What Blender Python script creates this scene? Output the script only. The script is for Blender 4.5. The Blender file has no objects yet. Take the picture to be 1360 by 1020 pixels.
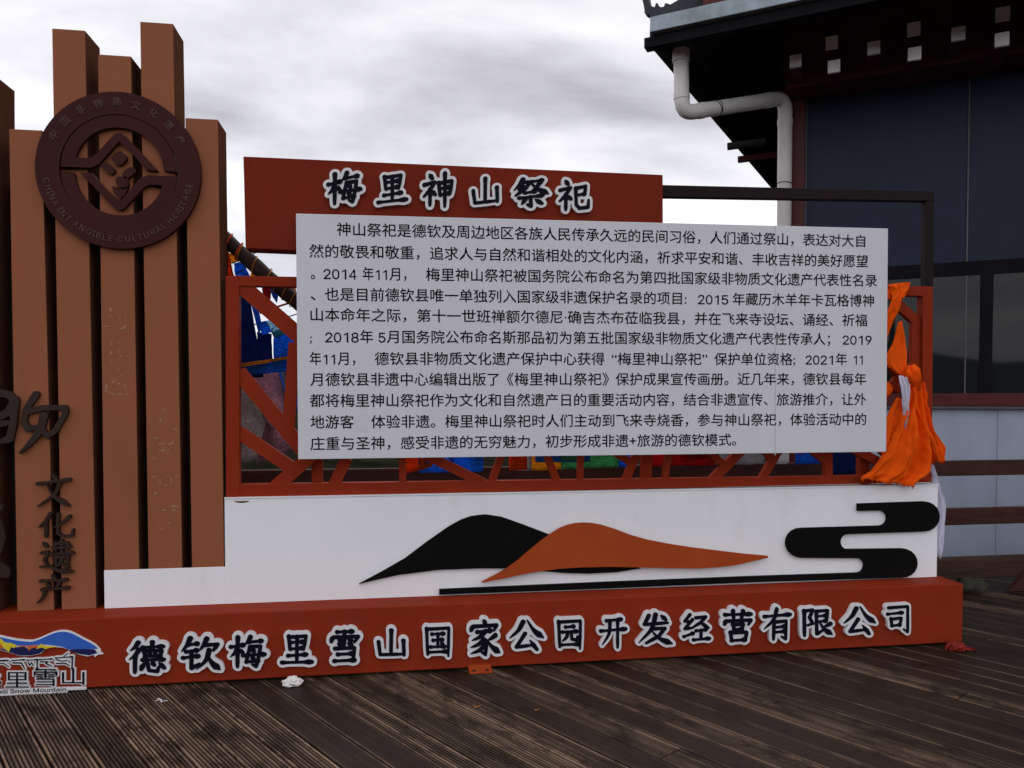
import bpy, bmesh, math, random, re
import numpy as np
from mathutils import Vector, Matrix, noise as mnoise
R = math.radians
C = bpy.context.scene.collection
SC = bpy.context.scene
random.seed(7)

# ------------------------------------------------------------------ camera
F, CX, CY = 1020.0, 680.0, 556.0
YAW, PITCH, EYE = R(8.53), math.atan(0.027), 1.5
_F = Vector((math.sin(YAW)*math.cos(PITCH), math.cos(YAW)*math.cos(PITCH), -math.sin(PITCH)))
_R = Vector((math.cos(YAW), -math.sin(YAW), 0))
_U = _R.cross(_F)
def ray(x, y):
    return _F + _R*((x-CX)/F) - _U*((y-CY)/F)
_d = ray(527, 895)
DIST = EYE*_d.y/(-_d.z)
CAM = Vector((0, -DIST, EYE))
cd = bpy.data.cameras.new('camera'); cam = bpy.data.objects.new('camera', cd); C.objects.link(cam)
cam.location = CAM; cam.rotation_euler = (math.pi/2-PITCH, 0, -YAW)
cd.sensor_width = 36; cd.lens = F/1360*36; cd.shift_y = (CY-510)/1360; cd.clip_end = 6000; cd.clip_start = 0.05
SC.camera = cam

# ------------------------------------------------------------------ sky and sun
SUN_EL, SUN_AZ = R(60), R(20)          # behind the sign, a little to the right
w = bpy.data.worlds.new("World"); SC.world = w; w.use_nodes = True
nt = w.node_tree; N = nt.nodes; L = nt.links
for n in list(N): N.remove(n)
def nd(tree, t, **kw):
    n = tree.nodes.new(t)
    for k, v in kw.items(): setattr(n, k, v)
    return n
out = nd(nt, 'ShaderNodeOutputWorld'); bg = nd(nt, 'ShaderNodeBackground'); bg.inputs['Strength'].default_value = 0.1
sky = nd(nt, 'ShaderNodeTexSky', sky_type='NISHITA', sun_disc=False, sun_elevation=SUN_EL, sun_rotation=SUN_AZ, altitude=3400)
tc = nd(nt, 'ShaderNodeTexCoord'); sep = nd(nt, 'ShaderNodeSeparateXYZ')
L.new(tc.outputs['Generated'], sep.inputs[0])
zc = nd(nt, 'ShaderNodeMath', operation='MAXIMUM'); zc.inputs[1].default_value = 0.0
L.new(sep.outputs['Z'], zc.inputs[0])
za = nd(nt, 'ShaderNodeMath', operation='ADD'); za.inputs[1].default_value = 0.22
L.new(zc.outputs[0], za.inputs[0])
dx = nd(nt, 'ShaderNodeMath', operation='DIVIDE'); dy = nd(nt, 'ShaderNodeMath', operation='DIVIDE')
L.new(sep.outputs['X'], dx.inputs[0]); L.new(za.outputs[0], dx.inputs[1])
L.new(sep.outputs['Y'], dy.inputs[0]); L.new(za.outputs[0], dy.inputs[1])
cmb = nd(nt, 'ShaderNodeCombineXYZ'); L.new(dx.outputs[0], cmb.inputs[0]); L.new(dy.outputs[0], cmb.inputs[1])
mp = nd(nt, 'ShaderNodeMapping'); mp.inputs['Location'].default_value = (3.1, 1.7, 0); mp.inputs['Rotation'].default_value = (0, 0, R(-12)); mp.inputs['Scale'].default_value = (0.75, 1.35, 1)
L.new(cmb.outputs[0], mp.inputs[0])
n1 = nd(nt, 'ShaderNodeTexNoise'); n1.inputs['Scale'].default_value = 1.25; n1.inputs['Detail'].default_value = 8; n1.inputs['Roughness'].default_value = 0.52
n1.inputs['Distortion'].default_value = 0.25
L.new(mp.outputs[0], n1.inputs['Vector'])
rp = nd(nt, 'ShaderNodeValToRGB'); e = rp.color_ramp.elements
e[0].position = 0.335; e[0].color = (0.38, 0.375, 0.43, 1)
e[1].position = 0.63; e[1].color = (1.0, 1.0, 1.0, 1)
e2 = rp.color_ramp.elements.new(0.47); e2.color = (0.67, 0.665, 0.71, 1)
L.new(n1.outputs['Fac'], rp.inputs[0])
hz = nd(nt, 'ShaderNodeMapRange'); hz.inputs['From Min'].default_value = 0.02; hz.inputs['From Max'].default_value = 0.32
hz.inputs['To Min'].default_value = 0.55; hz.inputs['To Max'].default_value = 0.0
L.new(sep.outputs['Z'], hz.inputs['Value'])
mh = nd(nt, 'ShaderNodeMixRGB'); mh.inputs[2].default_value = (0.84, 0.86, 0.92, 1)
L.new(hz.outputs[0], mh.inputs[0]); L.new(rp.outputs[0], mh.inputs[1])
dt = nd(nt, 'ShaderNodeVectorMath', operation='DOT_PRODUCT'); dt.inputs[1].default_value = (math.sin(SUN_AZ)*.78, math.cos(SUN_AZ)*.78, .62)
L.new(tc.outputs['Generated'], dt.inputs[0])
gl = nd(nt, 'ShaderNodeMapRange'); gl.inputs['From Min'].default_value = -.6; gl.inputs['From Max'].default_value = 1.0; gl.inputs['To Min'].default_value = 14.0; gl.inputs['To Max'].default_value = 10.6
L.new(dt.outputs['Value'], gl.inputs['Value'])
sc_ = nd(nt, 'ShaderNodeVectorMath', operation='SCALE'); L.new(gl.outputs[0], sc_.inputs['Scale'])
L.new(mh.outputs[0], sc_.inputs[0])
mx = nd(nt, 'ShaderNodeMixRGB'); mx.inputs[0].default_value = 0.97
L.new(sky.outputs[0], mx.inputs[1]); L.new(sc_.outputs[0], mx.inputs[2])
L.new(mx.outputs[0], bg.inputs['Color']); L.new(bg.outputs[0], out.inputs[0])

sd = bpy.data.lights.new('sun', 'SUN'); sd.energy = 0.9; sd.angle = R(40); sd.color = (1, .95, .88)
so = bpy.data.objects.new('sun', sd); C.objects.link(so)
sv = Vector((math.sin(SUN_AZ)*math.cos(SUN_EL), math.cos(SUN_AZ)*math.cos(SUN_EL), math.sin(SUN_EL)))
so.rotation_euler = sv.to_track_quat('Z', 'Y').to_euler(); so.location = (0, 6, 12)
SC.view_settings.view_transform = 'Standard'; SC.view_settings.look = 'None'
SC.view_settings.exposure = 0.22; SC.view_settings.gamma = 1.0; SC.view_settings.use_curve_mapping = False

# ------------------------------------------------------------------ materials
def s2l(*c):
    return tuple(((v/255)/12.92 if v/255 <= .04045 else ((v/255+.055)/1.055)**2.4) for v in c)
def mat(name, col, rough=.5, metal=0., var=.12, vscale=4., bump=0., bscale=60., spec=.22, rvar=1., ior=None, dirt=None, stretch=(1,1,1), sheen=0):
    m = bpy.data.materials.new(name); m.use_nodes = True
    t = m.node_tree; b = t.nodes['Principled BSDF']
    b.inputs['Roughness'].default_value = rough; b.inputs['Metallic'].default_value = metal
    b.inputs['Specular IOR Level'].default_value = spec
    if ior: b.inputs['IOR'].default_value = ior
    tcn = nd(t, 'ShaderNodeTexCoord'); mpn = nd(t, 'ShaderNodeMapping'); mpn.inputs['Scale'].default_value = stretch
    t.links.new(tcn.outputs['Object'], mpn.inputs[0])
    no = nd(t, 'ShaderNodeTexNoise'); no.inputs['Scale'].default_value = vscale; no.inputs['Detail'].default_value = 7; no.inputs['Roughness'].default_value = .6
    t.links.new(mpn.outputs[0], no.inputs['Vector'])
    cr = nd(t, 'ShaderNodeValToRGB'); el = cr.color_ramp.elements
    el[0].position = .3; el[1].position = .7
    el[0].color = (*[max(0, c*(1-var)) for c in col], 1); el[1].color = (*[min(1, c*(1+var)) for c in col], 1)
    t.links.new(no.outputs['Fac'], cr.inputs[0])
    csock = cr.outputs[0]
    if dirt:                      # streaks / scuffs with a shape of their own
        dcol, amt, dsc = dirt
        n2 = nd(t, 'ShaderNodeTexNoise'); n2.inputs['Scale'].default_value = dsc; n2.inputs['Detail'].default_value = 9; n2.inputs['Roughness'].default_value = .7
        m2 = nd(t, 'ShaderNodeMapping'); m2.inputs['Scale'].default_value = (1, 1, .35); m2.inputs['Location'].default_value = (5, 3, 1)
        t.links.new(tcn.outputs['Object'], m2.inputs[0]); t.links.new(m2.outputs[0], n2.inputs['Vector'])
        r2 = nd(t, 'ShaderNodeMapRange'); r2.inputs['From Min'].default_value = .55; r2.inputs['From Max'].default_value = .78; r2.inputs['To Max'].default_value = amt
        t.links.new(n2.outputs['Fac'], r2.inputs['Value'])
        mm = nd(t, 'ShaderNodeMixRGB'); mm.inputs[2].default_value = (*dcol, 1)
        t.links.new(r2.outputs[0], mm.inputs[0]); t.links.new(csock, mm.inputs[1]); csock = mm.outputs[0]
    t.links.new(csock, b.inputs['Base Color'])
    rr = nd(t, 'ShaderNodeMapRange'); rr.inputs['To Min'].default_value = max(.01, rough-.08*rvar); rr.inputs['To Max'].default_value = min(1, rough+.1*rvar)
    t.links.new(no.outputs['Fac'], rr.inputs['Value']); t.links.new(rr.outputs[0], b.inputs['Roughness'])
    if bump:
        nb = nd(t, 'ShaderNodeTexNoise'); nb.inputs['Scale'].default_value = bscale; nb.inputs['Detail'].default_value = 4
        t.links.new(mpn.outputs[0], nb.inputs['Vector'])
        bp = nd(t, 'ShaderNodeBump'); bp.inputs['Strength'].default_value = bump; bp.inputs['Distance'].default_value = .01
        t.links.new(nb.outputs['Fac'], bp.inputs['Height']); t.links.new(bp.outputs[0], b.inputs['Normal'])
    return m
def cloth_mat(name, col, trans=.4, ink=None, var=.25):
    m = mat(name, col, rough=.75, var=var, vscale=9, bump=.14, bscale=70, spec=.05)
    t = m.node_tree; b = t.nodes['Principled BSDF']; o = t.nodes['Material Output']
    src = b.inputs['Base Color'].links[0].from_socket
    if ink:
        tcn = nd(t, 'ShaderNodeTexCoord')
        wv = nd(t, 'ShaderNodeTexWave', bands_direction='Z'); wv.inputs['Scale'].default_value = 19; wv.inputs['Distortion'].default_value = 11; wv.inputs['Detail'].default_value = 4; wv.inputs['Detail Scale'].default_value = 3
        nn = nd(t, 'ShaderNodeTexNoise'); nn.inputs['Scale'].default_value = 150
        t.links.new(tcn.outputs['Object'], wv.inputs[0]); t.links.new(tcn.outputs['Object'], nn.inputs['Vector'])
        mu = nd(t, 'ShaderNodeMath', operation='MULTIPLY'); t.links.new(wv.outputs['Fac'], mu.inputs[0]); t.links.new(nn.outputs['Fac'], mu.inputs[1])
        gt = nd(t, 'ShaderNodeMapRange'); gt.inputs['From Min'].default_value = .22; gt.inputs['From Max'].default_value = .4; gt.inputs['To Max'].default_value = .6
        t.links.new(mu.outputs[0], gt.inputs['Value'])
        mm = nd(t, 'ShaderNodeMixRGB'); mm.inputs[2].default_value = (*ink, 1)
        t.links.new(gt.outputs[0], mm.inputs[0]); t.links.new(src, mm.inputs[1]); src = mm.outputs[0]
        t.links.new(src, b.inputs['Base Color'])
    tr = nd(t, 'ShaderNodeBsdfTranslucent'); ms = nd(t, 'ShaderNodeMixShader'); ms.inputs[0].default_value = trans
    t.links.new(src, tr.inputs[0]); t.links.new(b.outputs[0], ms.inputs[1]); t.links.new(tr.outputs[0], ms.inputs[2])
    t.links.new(ms.outputs[0], o.inputs[0])
    return m

M = {}
M['red'] = mat('oxide_red_paint', (.245, .028, .010), .55, spec=.03, var=.10, vscale=2.2, bump=.05, bscale=25, dirt=((.12, .04, .025), .35, 3.2))
M['header'] = mat('header_red_paint', (.18, .022, .010), .55, spec=.03, var=.10, vscale=2.5, bump=.04, bscale=25, dirt=((.10, .03, .02), .3, 3))
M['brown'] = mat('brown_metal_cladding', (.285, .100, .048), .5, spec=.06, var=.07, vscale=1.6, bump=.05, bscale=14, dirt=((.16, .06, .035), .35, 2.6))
M['brown_shaded'] = mat('brown_metal_painted_shade', (.095, .040, .024), .8, var=.1, vscale=2, spec=.0)  # darker copy of the column brown: shade of the sides put into the colour
M['white'] = mat('white_sheet_metal', (.85, .85, .885), .42, var=.03, vscale=1.8, bump=.06, bscale=8, dirt=((.62, .59, .56), .35, 3.5))
M['board'] = mat('board_vinyl', (.635, .635, .68), .45, var=.025, vscale=2.6, bump=.03, bscale=9, dirt=((.52, .50, .52), .3, 2.2))
M['ink'] = mat('black_ink', (.007, .007, .009), .7, var=.1, spec=.03)
M['char_black'] = mat('black_acrylic', (.006, .006, .012), .5, var=.1, spec=.04)
M['char_white'] = mat('white_acrylic', (.72, .71, .73), .4, var=.05, dirt=((.55, .5, .46), .5, 14))
M['motif_black'] = mat('black_board', (.006, .0055, .0055), .6, var=.15, spec=.03)
M['motif_orange'] = mat('orange_board', (.36, .062, .015), .5, spec=.05, var=.06, bump=.03, bscale=12)
M['emblem'] = mat('maroon_metal', (.046, .0105, .0105), .5, var=.15, vscale=3, spec=.08)
M['emblem_text'] = mat('emblem_relief', (.10, .050, .042), .5, var=.15, vscale=8)
M['calli'] = mat('dark_bronze_letter', (.026, .013, .009), .45, var=.2, vscale=9)
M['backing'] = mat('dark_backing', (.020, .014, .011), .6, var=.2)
M['dark_steel'] = mat('dark_brown_steel', (.013, .0075, .0085), .55, spec=.08, var=.2, dirt=((.05, .014, .01), .4, 6))
M['residue'] = mat('glue_residue', (.42, .20, .12), .6, var=.2)
M['steel_bolt'] = mat('bolt_steel', (.05, .04, .035), .5, metal=.6)
M['blue_logo'] = mat('logo_blue', (.035, .12, .50), .4, var=.05)
M['navy_logo'] = mat('logo_navy', (.012, .014, .075), .4, var=.05)
M['yellow_logo'] = mat('logo_yellow', (.68, .55, .03), .4, var=.05)
M['orange_logo'] = mat('logo_orange', (.60, .14, .03), .4, var=.05)
M['maroon'] = mat('maroon_timber_paint', (.085, .020, .026), .5, var=.3, vscale=3, bump=.1, bscale=20)
M['maroon_sill'] = mat('sill_red_paint', (.085, .012, .012), .4, var=.2, vscale=5)
M['rafter_white'] = mat('rafter_end_white', (.95, .88, .90), .6, var=.12, vscale=9)
M['soffit'] = mat('soffit_dark_boards', (.045, .038, .042), .8, var=.35, vscale=3, bump=.3, bscale=12, spec=.1)
M['roof'] = mat('roof_dark_tile', (.03, .032, .04), .5, var=.2)
M['zinc'] = mat('galvanised_gutter', (.30, .36, .40), .45, metal=.25, var=.3, vscale=5, bump=.1, bscale=10, dirt=((.16, .15, .15), .8, 3))
M['pipe'] = mat('pvc_pipe', (.70, .67, .66), .35, var=.05, dirt=((.40, .33, .30), .5, 7))
M['wall'] = mat('grey_wall_render', (.34, .385, .48), .65, var=.10, vscale=3, bump=.12, bscale=30, dirt=((.20, .21, .24), .5, 3), stretch=(1, 1, .4))
M['joint'] = mat('wall_joint', (.20, .22, .27), .7)
M['glass_up'] = mat('tinted_window_film', (.011, .017, .042), .38, var=.5, vscale=.6, spec=.17)
M['glass_low'] = mat('window_glass', (.010, .011, .011), .03, var=.2, vscale=1, spec=.28, rvar=.15, ior=1.5)
M['alu'] = mat('aluminium_bead', (.10, .10, .11), .5, metal=.3)
M['frame_dark'] = mat('dark_window_frame', (.007, .006, .009), .6, var=.2, spec=.06)
M['gold'] = mat('gold_paint', (.45, .22, .03), .45, var=.3, vscale=20)
M['wood_rail'] = mat('weathered_red_timber', (.045, .013, .010), .7, var=.4, vscale=5, bump=.35, bscale=30, stretch=(.25, 1, 2.5), dirt=((.10, .05, .035), .6, 8))
M['wood_beam'] = mat('old_brown_beam', (.042, .019, .013), .75, var=.5, vscale=6, bump=.5, bscale=22, stretch=(.25, 1, 2.5), dirt=((.09, .055, .036), .6, 7))
M['pole'] = mat('dark_timber_pole', (.035, .018, .014), .7, var=.4, vscale=14)
M['cord'] = mat('red_cord', (.55, .06, .02), .7, var=.2)
M['tissue'] = mat('tissue_paper', (.72, .69, .68), .8, var=.08, bump=.4, bscale=60)
M['leaf'] = mat('dry_leaf', (.30, .11, .03), .7, var=.3)
M['stone'] = mat('mossy_stone', (.04, .035, .026), .9, var=.4, vscale=14, bump=.6, bscale=35, dirt=((.05, .07, .02), .9, 12))
M['hill'] = mat('hazed_hillside', (.085, .095, .11), .95, var=.4, vscale=.01, spec=0.)  # aerial haze mixed into the colour, paler and bluer
M['soil'] = mat('hillside_ground', (.012, .012, .008), .95, var=.5, vscale=1.4, bump=.6, bscale=5, spec=0.)
M['khata_orange'] = cloth_mat('orange_silk', (1.0, .125, .006), .25, var=.10)
M['khata_white'] = cloth_mat('white_silk', (.80, .78, .92), .4, var=.08)
M['red_ribbon'] = cloth_mat('red_ribbon_cloth', (.22, .025, .02), .1)
def flag_mat(n, col, ink=(.05, .05, .07)): M[n] = cloth_mat('flag_'+n, col, .8, ink)
flag_mat('f_navy', (.014, .06, .24)); flag_mat('f_blue', (.035, .25, .75)); flag_mat('f_sky', (.42, .66, .80)); flag_mat('f_teal', (.05, .34, .42))
flag_mat('f_pink', (.52, .34, .40), (.2, .08, .12)); flag_mat('f_faded', (.38, .33, .34), (.16, .12, .10)); flag_mat('f_grey', (.42, .41, .42), (.2, .18, .2))
flag_mat('f_red', (.55, .03, .02)); flag_mat('f_orange', (.80, .13, .02), (.3, .03, .01)); flag_mat('f_yellow', (.80, .45, .03), (.45, .12, .02))
flag_mat('f_green', (.15, .46, .22)); flag_mat('f_white', (.70, .70, .72))

# ------------------------------------------------------------------ helpers
def U(x, y, Y=0.0):
    d = ray(x, y); t = (Y-CAM.y)/d.y
    return CAM + d*t
def mesh(name, verts, faces, m, root=None, parent=None, smooth=False, mats=None, fm=None):
    """one mesh object; verts are world coordinates, root is the thing's Empty, parent the part it hangs under"""
    off = root.location if root is not None else Vector((0, 0, 0))
    me = bpy.data.meshes.new(name)
    me.from_pydata([tuple(Vector(v)-off) for v in verts], [], faces)
    for mm in (mats or [m]): me.materials.append(mm)
    if fm is not None: me.polygons.foreach_set('material_index', fm)
    if smooth: me.polygons.foreach_set('use_smooth', [True]*len(me.polygons))
    o = bpy.data.objects.new(name, me); C.objects.link(o)
    par = parent if parent is not None else root
    if par is not None: o.parent = par
    me.update()
    return o
def tag(o, label, cat, group=None, kind=None):
    if label: o['label'] = label
    if cat: o['category'] = cat
    if group: o['group'] = group
    if kind: o['kind'] = kind
    return o
def thing(name, loc, label, cat, group=None):
    o = bpy.data.objects.new(name, None); o.empty_display_size = .1; C.objects.link(o); o.location = loc
    return tag(o, label, cat, group)
class MB:
    def __init__(s): s.v = []; s.f = []; s.mi = []
    def add(s, v, f, mi=0):
        k = len(s.v); s.v += [Vector(p) for p in v]; s.f += [tuple(i+k for i in q) for q in f]; s.mi += [mi]*len(f)
    def prism(s, front, back, mi=0):
        n = len(front)
        s.add(list(front)+list(back), [tuple(range(n)), tuple(range(2*n-1, n-1, -1))]+[(i, i+n, (i+1) % n+n, (i+1) % n) for i in range(n)], mi)
    def box(s, a, b, mi=0):
        (x0, y0, z0), (x1, y1, z1) = a, b
        s.prism([(x0, y0, z0), (x1, y0, z0), (x1, y0, z1), (x0, y0, z1)], [(x0, y1, z0), (x1, y1, z0), (x1, y1, z1), (x0, y1, z1)], mi)
    def bar(s, p, q, wd, th, up=Vector((0, 0, 1)), mi=0):
        p, q = Vector(p), Vector(q); d = (q-p).normalized(); a = d.cross(up).normalized()*wd/2; b = a.cross(d).normalized()*th/2
        s.prism([p-a-b, p+a-b, p+a+b, p-a+b], [q-a-b, q+a-b, q+a+b, q-a+b], mi)
    def tube(s, pts, r, seg=12, mi=0, cap=True):
        pts = [Vector(p) for p in pts]; n = len(pts); rs = r if isinstance(r, (list, tuple)) else [r]*n
        k = len(s.v); prev = None
        for i, p in enumerate(pts):
            t = (pts[min(i+1, n-1)]-pts[max(i-1, 0)]).normalized()
            a = t.orthogonal().normalized() if prev is None else (prev-t*prev.dot(t)).normalized()
            prev = a; b = t.cross(a)
            for j in range(seg):
                g = 2*math.pi*j/seg; s.v.append(p+(a*math.cos(g)+b*math.sin(g))*rs[i])
        for i in range(n-1):
            for j in range(seg):
                s.f.append((k+i*seg+j, k+i*seg+(j+1) % seg, k+(i+1)*seg+(j+1) % seg, k+(i+1)*seg+j)); s.mi.append(mi)
        if cap:
            s.f.append(tuple(k+j for j in range(seg))[::-1]); s.mi.append(mi)
            s.f.append(tuple(k+(n-1)*seg+j for j in range(seg))); s.mi.append(mi)
    def build(s, name, m, root=None, parent=None, smooth=False, mats=None, bevel=0):
        o = mesh(name, s.v, s.f, m, root, parent, smooth, mats, s.mi)
        bm = bmesh.new(); bm.from_mesh(o.data); bmesh.ops.recalc_face_normals(bm, faces=bm.faces); bm.to_mesh(o.data); bm.free()
        if bevel:
            md = o.modifiers.new('edge', 'BEVEL'); md.width = bevel; md.segments = 2; md.limit_method = 'ANGLE'
        return o
def quad_prism(mb, px, Yf, depth, mi=0):
    """box whose front face has the four given corners on the plane Y=Yf"""
    f = [U(x, y, Yf) for x, y in px]
    mb.prism(f, [p+Vector((0, depth, 0)) for p in f], mi)
def shape(px, Yf, depth, name, m, root, parent=None, mats=None, bevel=0):
    mb = MB(); quad_prism(mb, px, Yf, depth); o = mb.build(name, m, root, parent)
    bm = bmesh.new(); bm.from_mesh(o.data)
    bmesh.ops.triangulate(bm, faces=[f for f in bm.faces if len(f.verts) > 4]); bmesh.ops.recalc_face_normals(bm, faces=bm.faces)
    bm.to_mesh(o.data); bm.free()
    return o
def catmull(pts, n=10):
    P = [Vector((*p, 0)) if len(p) == 2 else Vector(p) for p in pts]; P = [2*P[0]-P[1]]+P+[2*P[-1]-P[-2]]; r = []
    for i in range(1, len(P)-2):
        a, b, c, d = P[i-1:i+3]
        for k in range(n):
            t = k/n; r.append(.5*((2*b)+(c-a)*t+(2*a-5*b+4*c-d)*t*t+(3*b-a-3*c+d)*t**3))
    r.append(P[-2]); return r

# text to plain mesh data (2-D outline, front cap and sides) ------------------------------------------------
def curve_mesh(cu):
    o = bpy.data.objects.new('tmp', cu); C.objects.link(o)
    dg = bpy.context.evaluated_depsgraph_get(); dg.update()
    me = bpy.data.meshes.new_from_object(o.evaluated_get(dg))
    v = [tuple(p.co) for p in me.vertices]; f = [tuple(p.vertices) for p in me.polygons]
    bpy.data.objects.remove(o); bpy.data.meshes.remove(me); bpy.data.curves.remove(cu)
    return v, f
FONT = None
try:
    FONT = bpy.data.fonts.load(bpy.utils.system_resource('DATAFILES', path='fonts')+'/Inter.woff2')
except Exception:
    FONT = None
def text_mesh(body, offset=0., depth=0., res=3, align='LEFT'):
    cu = bpy.data.curves.new('t', 'FONT'); cu.body = body; cu.size = 1
    if FONT and body.isascii(): cu.font = FONT
    cu.offset = offset; cu.extrude = depth; cu.resolution_u = res
    cu.align_x = align
    return curve_mesh(cu)
def loops_mesh(loops, depth):
    cu = bpy.data.curves.new('l', 'CURVE'); cu.dimensions = '2D'; cu.fill_mode = 'BOTH'; cu.extrude = depth
    for lp in loops:
        s = cu.splines.new('POLY'); s.points.add(len(lp)-1); s.use_cyclic_u = True
        for i, (x, y) in enumerate(lp): s.points[i].co = (x, y, 0, 1)
    return curve_mesh(cu)

# brush lettering: strokes as runs of discs, outlined by marching squares -----------------------------------
PROF = {'h': [(0, 1.0), (.18, .66), (.7, .72), (.90, 1.22), (1, .9)], 's': [(0, 1.12), (.2, .9), (.85, .9), (1, .72)],
        'p': [(0, 1.1), (.3, 1.0), (.75, .62), (1, .22)], 'n': [(0, .4), (.4, .82), (.76, 1.5), (1, .3)],
        'd': [(0, .35), (.55, 1.15), (1, .85)], 'z': [(0, .95), (.3, .82), (.8, .88), (1, .6)]}
GL = {
'梅': ["h4,36 40,28", "s23,6 22,95", "p22,36 16,52 3,66", "d25,42 37,52", "p58,3 52,16 42,26", "h54,19 90,13", "z57,34 50,60 47,78", "z57,33 86,29 81,62 74,92 64,86", "h38,60 98,53", "h47,79 80,75", "d64,38 68,48", "d62,62 67,71"],
'里': ["s24,12 28,52", "z25,14 78,8 71,50", "h30,30 70,26", "h29,50 69,45", "s50,12 49,88", "h22,71 80,64", "h3,93 97,86"],
'神': ["d20,3 30,16", "z4,34 38,27 24,48 3,68", "s23,48 22,94", "d26,52 39,63", "s50,30 54,66", "z50,31 92,25 87,62", "h54,47 84,43", "h55,65 85,61", "s70,3 69,99"],
'山': ["s50,3 49,84", "z11,44 16,88 88,82", "s87,36 89,86"],
'祭': ["p28,3 18,22 3,40", "z26,14 48,12 36,34 8,58", "d22,24 31,31", "d16,34 25,43", "h54,12 82,8", "p80,9 66,30 50,46", "n50,18 70,38 99,56", "h34,50 62,46", "h18,67 82,61", "z49,64 50,97 40,90", "p34,73 24,90", "d62,73 80,88"],
'祀': ["d20,3 30,16", "z4,34 38,27 24,48 3,68", "s23,48 22,96", "d26,52 39,63", "z54,30 86,24 84,52", "h56,52 84,48", "z54,29 56,82 66,93 94,91 96,68"],
'德': ["p26,4 18,18 5,30", "p28,26 18,44 2,58", "s18,46 17,97", "h38,18 93,12", "s64,1 63,26", "s42,29 45,46", "z42,29 89,25 85,43", "s57,29 57,43", "s71,28 71,42", "h44,46 86,42", "h38,57 95,52", "d41,66 34,86", "z50,65 55,88 77,90 81,76", "d62,61 69,71", "d82,63 96,78"],
'钦': ["p24,3 16,24 2,44", "h18,24 43,18", "h14,44 42,38", "h6,63 45,55", "z27,42 27,93 47,78", "p66,2 58,22 46,40", "z60,22 94,17 83,36", "p72,36 64,66 40,95", "n66,48 80,74 100,92"],
'雪': ["h28,9 74,5", "d16,21 11,38", "z18,25 90,19 79,36", "s50,7 49,46", "d31,31 41,35", "d30,42 40,46", "d59,28 71,32", "d59,40 71,44", "z22,58 79,53 75,92", "h30,75 74,70", "h20,95 80,89"],
'国': ["s9,12 13,96", "z11,13 89,6 87,98", "h28,29 72,25", "h32,49 68,45", "h24,71 76,67", "s50,28 49,70", "d60,53 69,63", "h14,89 84,83"],
'家': ["d47,0 55,11", "d16,16 9,31", "z16,20 90,13 81,28", "h28,35 72,29", "p54,32 38,48 12,60", "z40,44 58,68 54,97 42,91", "p50,56 32,70 8,80", "p56,68 36,86 8,98", "p86,42 74,50 62,57", "n58,55 76,76 100,90"],
'公': ["p40,8 26,36 1,62", "n52,3 72,34 100,56", "z46,45 20,90 66,81", "d60,66 80,94"],
'园': ["s9,12 13,96", "z11,13 89,6 87,98", "h34,29 66,25", "h23,46 77,41", "p42,46 38,62 22,77", "z56,44 57,68 77,70 78,58", "h14,89 84,83"],
'开': ["h24,14 82,7", "h2,49 99,38", "p38,14 34,56 8,95", "s67,10 67,100"],
'发': ["z30,7 17,37 86,28", "d66,5 80,18", "p50,3 38,50 1,97", "z40,50 78,46 60,72 22,97", "n40,58 62,80 100,95"],
'经': ["z27,3 8,28 27,28", "z36,21 8,55 37,50", "h5,83 40,69", "z48,14 86,8 66,30 40,47", "d62,28 94,47", "h50,60 87,54", "s68,58 67,87", "h40,93 99,85"],
'营': ["h8,14 92,8", "s34,1 36,24", "s66,0 61,22", "d12,29 7,44", "z14,34 92,27 83,42", "s34,44 38,60", "z34,45 67,41 63,57", "h37,60 64,56", "s26,70 30,97", "z26,71 78,66 73,93", "h29,95 74,90"],
'有': ["h3,27 97,16", "p48,1 36,36 2,68", "s38,44 36,100", "z38,44 82,38 80,97 66,90", "h40,61 78,56", "h40,77 78,72"],
'限': ["s9,10 10,100", "z10,11 37,5 26,34 37,54 20,62", "z48,10 84,5 81,46", "h50,28 80,24", "h50,47 80,43", "z48,10 50,92 71,76", "p94,52 84,59 72,65", "n58,47 74,72 100,91"],
'司': ["z10,14 88,6 88,99 72,90", "h6,37 67,29", "s20,54 24,80", "z20,55 62,49 57,76", "h23,79 58,74"],
'文': ["d46,0 58,14", "h0,28 100,14", "p70,22 52,60 0,97", "n28,28 54,66 100,94"],
'化': ["p36,3 22,32 0,62", "s22,38 22,99", "p88,14 70,40 42,62", "z56,6 56,84 70,95 96,91 99,66"],
'遗': ["h40,22 90,18", "s46,8 48,30", "z46,9 84,6 82,28", "s65,0 65,40", "h34,42 99,37", "s48,50 48,74", "z48,51 84,48 84,72", "p66,56 58,74 44,84", "d70,72 86,84", "d9,7 21,20", "z6,40 24,36 14,62 22,78", "n0,84 30,82 60,95 100,95"],
'产': ["d46,0 57,13", "h12,23 92,15", "d31,28 39,39", "p70,26 60,42", "h16,51 98,42", "p24,50 20,76 0,100"],
}
def field(strokes, base, res=150, lo=-22., hi=122.):
    g = np.linspace(lo, hi, res); X, Y = np.meshgrid(g, g); fld = np.full(X.shape, -1e3)
    for st in strokes:
        if isinstance(st, str):
            k = st[0]; pts = [tuple(map(float, q.split(','))) for q in st[1:].split()]; wk = 1.
        else: k, pts, wk = st
        P = [Vector((*p, 0)) for p in pts]
        if k in 'pn' and len(P) > 2: P = catmull(pts, 12)
        d = [0.]
        for a, b in zip(P, P[1:]): d.append(d[-1]+(b-a).length)
        m = max(6, int(d[-1]/1.1)); pk, pv = zip(*PROF[k])
        ts = np.linspace(0, d[-1], m)
        xs = np.interp(ts, d, [p.x for p in P]); ys = np.interp(ts, d, [p.y for p in P]); rs = np.interp(ts/d[-1], pk, pv)*base*wk
        for x, y, r in zip(xs, ys, rs): np.maximum(fld, r-np.hypot(X-x, Y-y), out=fld)
    return g, fld
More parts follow.
